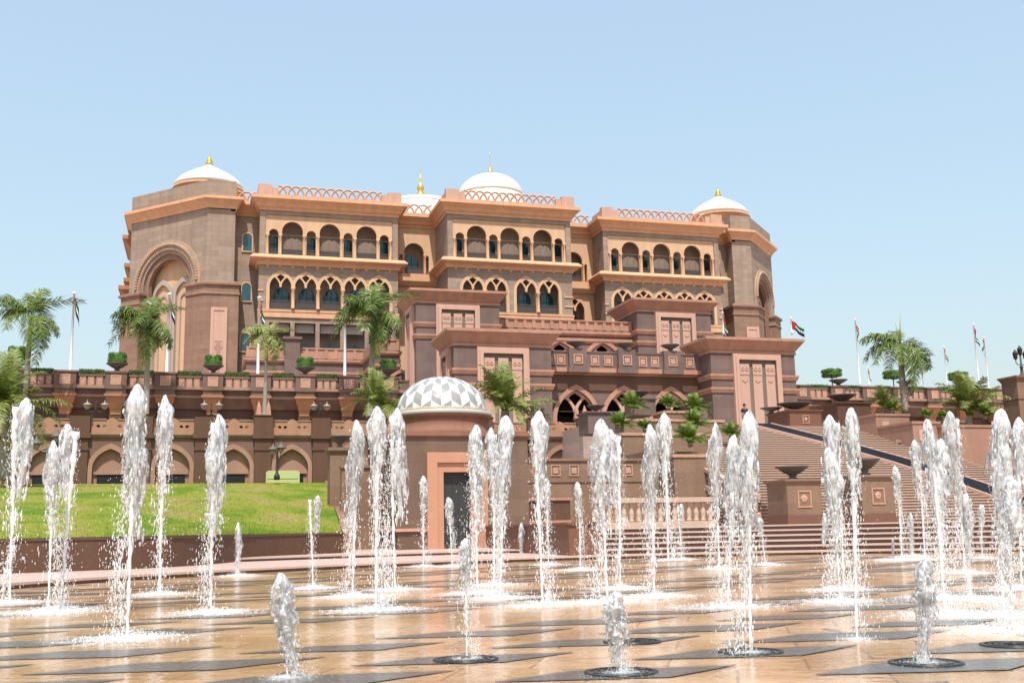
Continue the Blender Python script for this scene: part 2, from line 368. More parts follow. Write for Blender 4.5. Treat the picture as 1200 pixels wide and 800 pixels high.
    for c in ones:
        b = MB(); window_mesh(b, arch_point(c+.2, 1.5, 17.2, 21.6), (0, Y+1.9, 0), (1,0,0), (0,1,0), c+.2, 1.5, 17.2, 21.6); b.build('window', ['teal', 'tealframe'], pal)
        b = MB(); b.panel(rect(c-1.12, c+1.12, 22.2, 23.4), [arch_point(c, 1.6, 22.1, 22.75)], .1, (0, Y+.4, 0)) if False else b.box(c-1.0, c+1.0, Y+.5, Y+.6, 22.5, 23.4); b.build('valance', 'inner', pal)
cL = (BL[0]+BL[1])/2; cR = (BR[0]+BR[1])/2
bay(*BL, YS, [cL + 2.68*i + .1 for i in (-2, -1, 0, 1, 2)])
bay(*BC, YC, [AX-4.45, AX-1.75, AX+1.75, AX+4.45], row1=False)
bay(*BR, YS, [cR + 2.68*i for i in (-2, -1, 0, 1, 2)], row1=False)
# ---- recessed links between the bays
for (x0, x1) in ((BL[1], BC[0]), (BC[1], BR[0])):
    c = (x0+x1)/2
    hs = [arch_round(c, 2.3, 30.3, 34.1, 14), rect(c-1.75, c-1.4, 30.3, 32.6), rect(c+1.4, c+1.75, 30.3, 32.6), arch_point(c, 2.5, 24.6, 28.4)]
    b = MB(); b.panel(rect(x0, x1, Z0, 36.05), hs, .5, (0, YR, 0)); b.build('wall', 'ppanel', pal)
    b = MB(); b.panel(arch_point(c, 3.1, 24.5, 28.7), arch_split(c, 2.4, 24.6, 28.35), .2, (0, YR-.1, 0)); b.build('arch_tracery', 'trim', pal)
    b = MB(); b.box(x0, x1, YR+2, YR+2.2, Z0, 36); b.box(x0, x1, YR+.5, YR+2, 29.6, 30.25); b.box(x0, x1, YR+.5, YR+2, 24, 24.6); b.build('balcony_wall', 'inner', pal)
    for z0, zt in ((30.3, 33), (24.7, 27.2)):
        b = MB(); window_mesh(b, arch_round(c, 1.5, z0, zt), (0, YR+1.7, 0), (1,0,0), (0,1,0), c, 1.5, z0, zt); b.build('window', ['teal', 'tealframe'], pal)
        b = MB(); railing(b, x0+.2, x1-.2, z0, z0+1, YR+.4); b.build('railing', 'rail', pal)
    b = MB(); b.sweep([(x0, YR), (x1, YR)], [(-.1, 28.9), (.3, 28.9), (.75, 29.4), (.75, 30.25), (-.1, 30.25)]); b.build('ledge', 'trim', pal)
    for d in (-1.28, 1.28):
        b = MB(); b.lathe([(.17, 30.3), (.12, 30.6), (.11, 32.3), (.22, 32.6), (.22, 32.7)], (c+d, YR-.08, 0), 8); b.build('column', 'trim', pal)
# ---- narrow outer links with stacked teal windows
for sgn, (x0, x1) in ((-1, (X1L, BL[0])), (1, (BR[1], X1R))):
    b = MB(); Y = YR-.6; c = (x0+x1)/2 + (.12 if sgn < 0 else -.3)
    b.panel(rect(x0, x1, Z0, 36.05), [], .5, (0, Y, 0)); b.build('wall', 'pwall', pal)
    for px, py in (((282, 294), (282, 352.5), (282, 411.5)) if sgn < 0 else ((845, 321.5), (848, 372), (848, 430))):
        z0 = ZA(px, py, Y); zt = z0 + 2.0
        b = MB(); b.panel(arch_round(c, .95, z0, zt), [], .06, (0, Y-.08, 0), mi=0)
        b.panel(arch_round(c, 1.25, z0-.12, zt+.16), [arch_round(c, .95, z0, zt)], .14, (0, Y-.14, 0), mi=1); b.build('window', ['teal', 'trim'], pal)
# ---- corner towers
TZ = ZA(255, 243, YT); TC = ZA(255, 231.5, YT); TP = ZA(255, 211.5, YT)
s2 = sqrt(.5)
for sgn in (-1, 1):
    t = TL if sgn < 0 else TR
    xa, xb = (X0L, X1L) if sgn < 0 else (X1R, X0R)
    cx = X0L if sgn < 0 else X0R
    ln = t*sqrt(2)
    if sgn < 0: O = (cx-t, YT+t, 0); U = (s2, -s2, 0); V = (s2, s2, 0); path = [(cx-t, YT+t+14), (cx-t, YT+t), (cx, YT), (xb, YT), (xb, YR+3)]
    else: O = (cx, YT, 0); U = (s2, s2, 0); V = (-s2, s2, 0); path = [(xa, YR+3), (xa, YT), (cx, YT), (cx+t, YT+t), (cx+t, YT+t+14)]
    wA = ln*.62; ca = ln*.5; zb = 13.0; zt = TZ - 2.9
    Aout = arch_round(ca, wA*1.42, zb, zt, 28); Ain = arch_round(ca, wA*1.0, zb, zt-wA*.21, 24)
    b = MB(); b.panel(rect(0, ln, Z0, TZ+.1), [Ain], 1.5, O, U, V)
    b.panel(rect(xa, xb, Z0, TZ+.1), [], 1.2, (0, YT, 0)); xs = cx-t if sgn < 0 else cx+t-.8
    b.box(xs, xs+.8, YT+t+.1, YT+t+14, Z0, TZ+.1)
    xr = xb-.6 if sgn < 0 else xa; b.box(xr, xr+.6, YT+1.2, YR+3, Z0, TZ+.1); b.build('tower_wall', 'pwall', pal)
    b = MB(); b.sweep(path, [(-.4, TZ-.1), (.1, TZ-.1), (.2, TZ+.2), (.7, TZ+.75), (.85, TZ+.8), (.85, TC), (-.4, TC)]); b.build('cornice', 'corbel' if False else 'trim', pal)
    b = MB(); b.sweep(path, [(-.9, TC), (.05, TC), (.05, TP), (-.9, TP)]); b.build('tower_parapet', 'pwall', pal)
    # ornate arch band, roll moulding, recessed tympanum with twin blind arches
    Amid = arch_round(ca, wA*1.2, zb-.01, zt-wA*.11, 26)
    Oz = Vector(O) - Vector(V)*.16
    b = MB(); b.panel(Aout, [arch_round(ca, wA*1.1, zb-.02, zt-wA*.16, 26)], .3, Oz, U, V)
    n = 46
    for i in range(n):
        a = pi*(i+.5)/n; r = wA*.635; zc = zt - wA*.71; p = Vector(O) - Vector(V)*.2 + Vector(U)*(ca - r*cos(a)) + Vector((0,0,zc + r*sin(a)))
        b.lathe([(.02, -.22), (.2, -.1), (.22, .1), (.02, .22)], p, 6)
        r2 = wA*.565; p = Vector(O) - Vector(V)*.16 + Vector(U)*(ca - r2*cos(a)) + Vector((0,0,zc + r2*sin(a))); b.lathe([(.02, -.14), (.13, 0), (.02, .14)], p, 5)
    b.build('arch_band', 'band', pal)
    b = MB(); b.panel(arch_round(ca, wA*1.09, zb, zt-wA*.165, 26), [arch_round(ca, wA*.84, zb-.02, zt-wA*.29, 24)], .5, Vector(O)+Vector(V)*.25, U, V); b.build('arch_moulding', 'pinkbase', pal)
    h = wA*.22
    subs = [arch_point(ca-h, wA*.36, zb+1.0, zt-wA*.62), arch_point(ca+h, wA*.36, zb+1.0, zt-wA*.62)]
    b = MB(); b.panel(arch_round(ca, wA*.98, zb, zt-wA*.25, 24), [], .2, Vector(O)+Vector(V)*1.25, U, V); b.build('tympanum', 'ppanel', pal)
    b = MB()
    for k in (-1, 1):
        b.panel(arch_point(ca+k*h, wA*.43, zb+1, zt-wA*.56), [arch_point(ca+k*h, wA*.33, zb+.99, zt-wA*.64)], .3, Vector(O)+Vector(V)*.95, U, V)
        b.panel(arch_point(ca+k*h, wA*.2, zb+1, zt-wA*.78), [arch_point(ca+k*h, wA*.15, zb+.99, zt-wA*.82)], .14, Vector(O)+Vector(V)*1.1, U, V)
    b.build('blind_arch', 'inner', pal)
    b = MB(); b.panel(rect(ca-wA*.5, ca+wA*.5, zb-.6, zb+.6), [], .5, Vector(O)+Vector(V)*.2, U, V); b.build('sill', 'trim', pal)
    # pink battered base blocks either side of the arch
    zp = ZA(255, 333.5, YT-.6); q0, q1 = (.0, ca-wA*.56), (ca+wA*.56, ln)
    for (u0, u1) in (q0, q1):
        P = lambda u, o: Vector(O) + Vector(U)*u - Vector(V)*o
        if (sgn < 0 and u0 > 0) or (sgn > 0 and u0 == 0):
            pa = P(u0, 0) if sgn < 0 else P(u1, 0)
            pth = [P(u0, -1)[:2], P(u0, 0)[:2], (cx, YT), (xb, YT), (xb, YR)] if sgn < 0 else [(xa, YR), (xa, YT), (cx, YT), P(u1, 0)[:2], P(u1, -1)[:2]]
        else: pth = [P(u0, -1)[:2], P(u0, 0)[:2], P(u1, 0)[:2], P(u1, -3)[:2]]
        b = MB(); b.sweep(pth, [(-.3, Z0), (.55, Z0), (.55, zp-1.1), (-.3, zp-1.1)])
        c2 = MB(); c2.sweep(pth, [(-.2, zp-1.1), (.62, zp-1.1), (.68, zp-.95), (.58, zp-.8), (.58, zp-.1), (.8, zp), (.8, zp+.25), (.1, zp+.55), (-.2, zp+.55)])
        b.build('base_block', 'pinkbase', pal); c2.build('base_coping', 'pinkbase', pal)
    xm = (XA(256, 390, YT) if sgn < 0 else 2*AX-XA(256, 390, YT)+.4)
    z1 = ZA(256, 360, YT-.6); b = MB(); y = YT-.6
    b.panel(rect(xm-.85, xm+.85, Z0+.5, z1), [rect(xm-.55, xm+.55, Z0+.8, z1-.35)], .14, (0, y-.12, 0)); b.box(xm-.6, xm+.6, y-.05, y, Z0+.6, z1-.3)
    q0 = Z0 + .9
    for i in range(7):
        hq = .7 if i % 2 == 0 else 1.9
        if q0 + hq > z1-.45: break
        b.panel(rect(xm-.46, xm+.46, q0, q0+hq), [rect(xm-.38, xm+.38, q0+.08, q0+hq-.08)], .05, (0, y-.1, 0))
        for kq in range(1 if hq < 1 else 3):
            zq = q0 + hq*(kq+.5)/(1 if hq < 1 else 3)
            for rq in (.27, .17): b.panel([(xm+rq*(1 if e % 2 else .62)*cos(e*pi/8), zq+rq*(1 if e % 2 else .62)*sin(e*pi/8)) for e in range(16)], [[(xm+rq*.72*(1 if e % 2 else .55)*cos(e*pi/8), zq+rq*.72*(1 if e % 2 else .55)*sin(e*pi/8)) for e in range(16)]], .05, (0, y-.1, 0))
        q0 += hq + .12
    b.build('relief_panel', 'panel', pal)
    # dome on the tower
    dx, dy = at(*((245, 205) if sgn < 0 else (842, 240)), 127)[0], 127.0
    zb = ZA(*((245, 219.5) if sgn < 0 else (842, 253)), 127)
    R = 39*.1; b = MB()
    b.lathe([(R*1.0, -4.5), (R*1.0, -.75), (R*1.07, -.7), (R*1.07, -.45), (R*1.0, -.4), (R*1.0, .0)], (dx, dy, zb), 32); b.build('dome_drum', 'trim', pal)
    b = MB(); prof = [(R*1.03, -.35), (R*1.03, .12)] + [(R*c, h*1.13) for c, h in ((.985, .25), (.93, .55), (.82, .9), (.67, 1.25), (.52, 1.55), (.37, 1.83), (.23, 2.1), (.12, 2.35), (.06, 2.55))]
    b.lathe(prof, (dx, dy, zb), 32); dm = b.build('dome', 'white', pal)
    b = MB(); b.lathe([(.42, 0), (.5, .12), (.34, .3), (.36, .45), (.2, .85), (.05, 1.3)], (dx, dy, zb+2.75), 12); b.build('finial', 'gold', dm)
# ---- big domes farther back
for px, base, top, R, Y, sp in ((575, 232, 205, 4.6, 138, 2.2), (493, 246, 234, 5.0, 132, 0)):
    x, z = at(px, base, Y); zt = ZA(px, top, Y); h = zt-z
    b = MB(); b.lathe([(R*1.0, -5), (R*1.0, .0), (R*.98, .02)] , (x, Y, z-.02), 32); b.build('dome_drum', 'white', pal)
    b = MB(); b.lathe([(R*cos(a), h*sin(a)*1.0) for a in [radians(q) for q in range(0, 88, 6)]], (x, Y, z), 40); dm = b.build('dome', 'white', pal)
    b = MB()
    if sp: b.lathe([(.7, 0), (.5, .25), (.3, .6), (.14, 1.1), (.05, 1.7), (.05, 3.0), (.02, 3.6)], (x, Y, zt-.1), 10)
    else: b.lathe([(.55, 0), (.8, .5), (.75, .9), (.35, 1.3), (.3, 1.45), (.5, 1.8), (.4, 2.15), (.14, 2.5), (.1, 2.9), (.04, 4.3)], (x, Y, zt-.3), 12)
    b.build('finial', 'gold', dm)
# ---- parapet of interlaced arches along the roof edge
def parapet(x0, x1, Y, end0=True, end1=True, z=37.36):
    b = MB(); a = x0 + (2.2 if end0 else 0); c = x1 - (2.2 if end1 else 0); n = max(2, round((c-a)/.92)); p = (c-a)/n
    for i in range(-1, n):
        u0 = max(a, a+i*p); pts = []
        for k in range(11):
            t = k/10; x = a + i*p + 2*p*t; hh = 1.12*sin(pi*t)**.6
            if a-.01 <= x <= c+.01: pts.append((x, Y, z+.14+hh))
        if len(pts) > 1: b.tube(pts, .13, 5, smooth=False)
    b.box(a, c, Y-.14, Y+.14, z, z+.26)
    b.build('parapet_lattice', 'lattice', pal)
    for e, s, x in ((end0, 1, x0), (end1, -1, x1)):
        if not e: continue
        b = MB()
        b.box(min(x, x+s*1.5), max(x, x+s*1.5), Y-.4, Y+.35, z, z+1.25); b.box(min(x+s*1.5, x+s*2.2), max(x+s*1.5, x+s*2.2), Y-.3, Y+.3, z, z+.95)
        b.box(min(x, x+s*.7), max(x, x+s*.7), Y+.36, Y+3.0, z, z+.95)
        b.build('parapet_block', 'lattice', pal)
parapet(BL[0]-.3, BL[1]+.3, YS-.35); parapet(BC[0]-.3, BC[1]+.3, YC-.35); parapet(BR[0]-.3, BR[1]+.3, YS-.35)
parapet(BL[1]+.5, BC[0]-.5, YR-.3, False, False); parapet(BC[1]+.5, BR[0]-.5, YR-.3, False, False)
parapet(X1L+.2, BL[0]-.4, YR-.9, False, False); parapet(BR[1]+.4, X1R-.2, YR-.9, False, False)
# ---- balconies on the west flank, seen edge on
for i, (py, d) in enumerate(((272, .7), (281, 1.3), (313, 1.0), (330, 1.0), (340, 1.5), (366, 1.0))):
    y = YT+TL+6; x = X0L-TL; z = ZA(148, py, y)
    b = MB(); b.sweep([(x, y+9), (x, y), (x+1, y)], [(0, z-1.2), (.2, z-1.2), (d*.85, z-.25), (d, z-.2), (d, z+.25), (0, z+.25)]); b.build('flank_ledge', 'corbel', pal)
b = MB(); b.box(X0L-TL-.5, X0L-TL+.1, YT+TL+7, YT+TL+13, Z0, ZA(148, 270, YT+TL+6)); b.build('flank_bay', 'pwall', pal)
# ---- lower podium with its balustrade in front of the left bay and the centre
def podium(x0, x1, Y, Yb, zt, arches, ret=True):
    zr = zt - .95
    hs = [arch_point(c, 3.0, Z0+.01, zr-2.2) for c in arches]
    b = MB(); b.panel(rect(x0, x1, Z0, zr), hs, .6, (0, Y, 0)); b.box(x0, x0+.4, Y+.6, Yb, Z0, zr); b.box(x1-.4, x1, Y+.6, Yb, Z0, zr); b.box(x0+.4, x1-.4, Y+.6, Yb, zr-.3, zr-.05)
    b.build('podium_wall', 'porch', pal)
    b = MB()
    for z, o in ((zr-.5, .28), (zr-1.75, .2)): b.sweep([(x0, Yb), (x0, Y), (x1, Y), (x1, Yb)], [(-.05, z), (o*.6, z), (o, z+.18), (o, z+.38), (-.05, z+.38)])
    b.build('band', 'porchtrim', pal)
    b = MB(); b.sweep([(x0, Yb), (x0, Y), (x1, Y), (x1, Yb)], [(-.3, zr), (-.02, zr), (-.02, zt), (-.3, zt)])
    n = int((x1-x0)/.95)
    for i in range(n+1): x = x0+.1+(x1-x0-.2)*i/n; b.box(x-.14, x+.14, Y-.06, Y+.02, zr, zt-.02)
    b.box(x0-.06, x1+.06, Y-.08, Y+.34, zt, zt+.14); b.build('podium_balustrade', 'porchtrim', pal)
    for c in arches:
        b = MB(); o, h = ring(arch_point(c, 3.0, Z0, zr-2.2), arch_point(c, 3.7, Z0, zr-1.85)); b.panel(o, h, .14, (0, Y-.13, 0)); b.build('arch_surround', 'porchtrim', pal)
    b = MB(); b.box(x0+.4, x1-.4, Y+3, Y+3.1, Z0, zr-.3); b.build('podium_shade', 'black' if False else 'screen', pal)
PX0 = XA(289, 420, 109); PX1 = XA(428, 420, 109); PZ = ZA(360, 409, 109)
podium(PX0, PX1, 109, 114.9, PZ, [XA(350, 440, 109)-.1, XA(408, 440, 109)])
b = MB(); x = XA(342, 420, 109)
b.box(x-.75, x+.75, 108.5, 109.6, Z0, PZ+.9); b.box(x-.95, x+.95, 108.3, 109.8, PZ+.9, PZ+1.15); b.build('podium_pier', 'porch', pal)
QX0 = XA(437, 420, 101.5)
podium(QX0, 18.25, 101.5, 108, ZA(455, 399, 101.5), [XA(470, 430, 101.5)])
# ================================================================== ENTRANCE PORCH between stepped pylons
YP, YQ = 78.2, 93.0
LX, RX = (18.3, 26.1), (39.85, 47.6)
porch = thing('entrance_porch', (AX, 85, 7.4), 'mauve stone entrance porch with stepped pylons, framed relief panels and pointed arches', 'porch')
ZPF = ZA(590, 387.5, YP); ZPB = ZA(537, 341, YQ); PF = 7.4
def relief(x0, x1, z0, z1, Y, U=None, O=None, V=None):    # pale frame, taupe ground, three strips with a rosette block
    O = O or (0, Y, 0); U = U or (1,0,0); V = V or (0,1,0); Vv = Vector(V)
    b = MB(); f = .42
    b.panel(rect(x0, x1, z0, z1), [rect(x0+f, x1-f, z0-.0+.01, z1-f)], .3, Vector(O)-Vv*.28, U, V)
    b.panel(rect(x0+f*.5, x1-f*.5, z0, z1-f*.5), [rect(x0+f+.06, x1-f-.06, z0+.01, z1-f-.06)], .12, Vector(O)-Vv*.36, U, V); b.build('panel_frame', 'panel', porch)
    b = MB(); b.panel(rect(x0+f, x1-f, z0, z1-f), [], .06, Vector(O)-Vv*.06, U, V); b.build('panel_ground', 'recess', porch)
    w = x1-x0-2*f; 
    for i in range(3):
        c = x0+f+w*(i+.5)/3; h = w/3*.35
        b = MB(); b.panel(rect(c-h, c+h, z0, z1-f-.45), [], .1, Vector(O)-Vv*.16, U, V)
        b.panel(rect(c-h-.02, c+h+.02, z1-f-1.3, z1-f-.4), [], .05, Vector(O)-Vv*.2, U, V)
        for q in (-1, 1): b.panel([(c+q*h*.45+h*.4*cos(w_*pi/5), z1-f-.8+h*.4*sin(w_*pi/5)) for w_ in range(10)], [[(c+q*h*.45+h*.2*cos(w_*pi/5), z1-f-.8+h*.2*sin(w_*pi/5)) for w_ in range(10)]], .06, Vector(O)-Vv*.25, U, V)
        b.panel([(c-h*.6, z1-f-1.75), (c, z1-f-1.58), (c+h*.6, z1-f-1.75), (c, z1-f-1.95)], [], .06, Vector(O)-Vv*.21, U, V)
        b.build('relief_strip', 'panel', porch)
def pylon(x0, x1, Y, Yb, z0, zt, px, pside=None, bands=(2.1, 3.2)):
    zc = zt-1.05
    b = MB(); b.box(x0, x1, Y, Yb, z0, zc); b.box(x0-.1, x1+.1, Y-.1, Yb, z0, z0+.5); b.build('pylon', 'porch', porch)
    b = MB(); b.frustum(x0-.02, x1+.02, Y-.02, Yb, zc, zt-.22, .62, .62); b.box(x0-.68, x1+.68, Y-.68, Yb+.6, zt-.22, zt)
    b.box(x0-.1, x1+.1, Y-.1, Yb, zc-.22, zc); b.build('cornice', 'porchtrim', porch)
    ys = Y+.8 if pside else Yb
    for d in bands:
        for pth in ([(x0, ys), (x0, Y), (px[0]-.01, Y)], [(px[1]+.01, Y), (x1, Y), (x1, Yb)]): b = MB(); b.sweep(pth, [(-.05, zc-d-.3), (.08, zc-d-.3), (.2, zc-d), (.2, zc-d+.14), (-.05, zc-d+.14)]); b.build('band', 'porchtrim', porch)
    relief(px[0], px[1], z0+.4, px[2], Y)
    if pside:   # relief on the west face
        relief(0, pside, z0+.4, px[2], None, U=(0,-1,0), O=(x0, Y+.8+pside, 0), V=(1,0,0))
c = (XA(588.5, 408, YP)); zt = ZA(588, 407.5, YP)
pylon(*LX, YP, 83.0, 4.0, ZPF, (XA(558.5, 420, YP), XA(619, 420, YP), zt), 2.6)
zt2 = ZA(534, 357.5, YQ); zt3 = ZA(884, 415.5, YP)
pylon(LX[0], LX[1], YQ, 98.5, 7.4, ZPB, (XA(510.5, 370, YQ), XA(561.5, 370, YQ), zt2), 3.0)
pylon(*RX, YP, 82.0, 4.0, ZPF, (XA(857.5, 420, YP), XA(913, 420, YP), zt3))
pylon(RX[0], RX[1], YQ, 98.5, 7.4, ZPB, (XA(767, 370, YQ), XA(813.5, 370, YQ), ZA(790, 367, YQ)))
# low body linking front and back pylons on both sides
for x0, x1 in (LX, RX): b = MB(); b.box(x0+.25, x1-.25, 82.0, YQ+.05, 4.0, ZPF-3.2); b.build('side_body', 'porch', porch)
# porch wall with arches
YW = 80.6; zb1 = ZA(733, 437.5, YW); zb0 = ZA(733, 415.5, YW); zl = ZA(733, 440, YW)
arx = [XA(675, 470, YW), XA(731, 470, YW), XA(786, 470, YW)]; za = ZA(675, 456.5, YW)
b = MB(); b.panel(rect(LX[1], RX[0], PF, zl), [arch_point(c, 3.4, PF+.01, za, .7) for c in arx], .8, (0, YW, 0)); b.build('porch_wall', 'porch', porch)
for c in arx:
    b = MB(); o, h = ring(arch_point(c, 3.4, PF, za, .7), arch_point(c, 4.1, PF, za+.42, .7)); b.panel(o, h, .18, (0, YW-.16, 0)); b.build('arch_surround', 'porchtrim', porch)
    b = MB(); A = arch_point(c, 3.3, za-2.0, za-.02, .7); 
    b.panel(arch_point(c, 3.38, za-1.75, za, .7), [arch_split(c, 3.0, za-1.74, za-.1)[0], arch_split(c, 3.0, za-1.74, za-.1)[1]], .16, (0, YW+.2, 0)); b.build('arch_tracery', 'panel', porch)
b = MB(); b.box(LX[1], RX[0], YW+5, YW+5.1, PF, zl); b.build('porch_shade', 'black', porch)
b = MB(); b.box(LX[1], RX[0], YW-.25, YW+.05, zl-.05, zl+.12); b.box(LX[1], RX[0], YW-.02, YW+13.8, zl-.3, zl+.1); 
b.box(LX[1], RX[0], YW-.6, YW-.02, zb1-.05, zb1+.3); b.build('balcony_slab', 'porchtrim', porch)
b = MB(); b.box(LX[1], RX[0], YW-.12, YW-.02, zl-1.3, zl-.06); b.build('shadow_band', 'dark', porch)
b = MB(); b.box(LX[1], RX[0], YW-.45, YW-.15, zb1+.3, zb0); b.box(LX[1], RX[0], YW-.5, YW-.1, zb0, zb0+.12); b.build('balcony_parapet', 'porch', porch)
posts = [XA(x, 425, YW) for x in (674, 731, 784)]
for x in posts: b = MB(); b.box(x-.75, x+.75, YW-.75, YW+.1, zb1+.28, zb0+.3); b.box(x-.9, x+.9, YW-.9, YW+.2, zb1-.1, zb1+.279); b.build('balcony_post', 'porch', porch)
tl = []; x = LX[1]+.4
edges = [LX[1]+.2] + sum([[p-.95, p+.95] for p in posts], []) + [RX[0]-.2]
zc = (zb1+.3+zb0)/2
for i in range(0, len(edges), 2):
    e0, e1 = edges[i], edges[i+1]; n = max(1, round((e1-e0)/1.05))
    for k in range(n):
        c = e0+(e1-e0)*(k+.5)/n; b = MB(); b.panel(rect(c-.36, c+.36, zc-.4, zc+.4), [rect(c-.27, c+.27, zc-.31, zc+.31)], .06, (0, YW-.51, 0)); b.box(c-.2, c+.2, YW-.49, YW-.44, zc-.24, zc+.24); b.build('carved_tile', 'tile', porch)
for p in posts: b = MB(); b.panel(rect(p-.4, p+.4, zc-.35, zc+.45), [rect(p-.3, p+.3, zc-.25, zc+.35)], .06, (0, YW-.81, 0)); b.box(p-.22, p+.22, YW-.79, YW-.74, zc-.17, zc+.27); b.build('carved_tile', 'tile', porch)
# upper wall set back between the rear pylons
YU = 94.4; zu = ZA(660, 376, YU); zr = ZA(660, 385.5, YU)
ax2 = [XA(x, 405, YU) for x in (656, 706)] + [XA(762, 405, YU)]; za2 = ZA(656, 400.5, YU)
b = MB(); b.panel(rect(LX[1], RX[0], zl, zr), [arch_point(c, 3.6, zl+.01, za2, .6) for c in ax2[:2]], .6, (0, YU, 0)); b.box(LX[1], RX[0], YU+.6, 112, zr-.4, zr-.1); b.build('upper_wall', 'porch', porch)
for c in ax2[:2]:
    b = MB(); o, h = ring(arch_point(c, 3.6, zl, za2, .6), arch_point(c, 4.4, zl, za2+.4, .6)); b.panel(o, h, .16, (0, YU-.15, 0)); b.build('arch_surround', 'porchtrim', porch)
    b = MB(); b.panel(arch_point(c, 3.58, za2-1.5, za2, .62), [p for p in arch_split(c, 3.2, za2-1.49, za2-.06)], .14, (0, YU+.15, 0)); b.build('arch_tracery', 'panel', porch)
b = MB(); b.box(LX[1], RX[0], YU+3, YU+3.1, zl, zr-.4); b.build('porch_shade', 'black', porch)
b = MB()
for py, o in ((389.5, .3), (398, .22)):
    z = ZA(660, py, YU); b.sweep([(LX[1], YU), (RX[0], YU)], [(-.05, z-.3), (o*.5, z-.3), (o, z-.1), (o, z+.16), (-.05, z+.16)])
b.build('band', 'porchtrim', porch)
b = MB(); b.box(LX[1], RX[0], YU+.02, YU+.3, zr, zu); b.box(LX[1], RX[0], YU-.12, YU+.4, zu, zu+.12)
n = 15
for i in range(n+1): x = LX[1]+.2+(RX[0]-LX[1]-.4)*i/n; b.box(x-.16, x+.16, YU-.08, YU+.02, zr, zu)
b.build('roof_balustrade', 'porchtrim', porch)
# bowls on the balcony posts
def bowl_mesh(b, c, r, h):
    b.lathe([(r*.34, 0), (r*.34, h*.1), (r*.2, h*.22), (r*.22, h*.34), (r*.55, h*.55), (r*.9, h*.86), (r, h*.92), (r, h), (r*.86, h), (r*.7, h*.8)], c, 20)
for x, q in zip(posts, ('left post', 'middle post', 'right post')):
    b = MB(); bowl_mesh(b, (x, YW-.35, zb0+.3), .8, .55); o = b.build('stone_bowl', 'bowl', None, base=(x, YW-.35, zb0+.3))
    tag(o, f'empty grey stone bowl on the {q} of the porch balcony above the arches', 'bowl', 'stone bowls along the porch balcony')

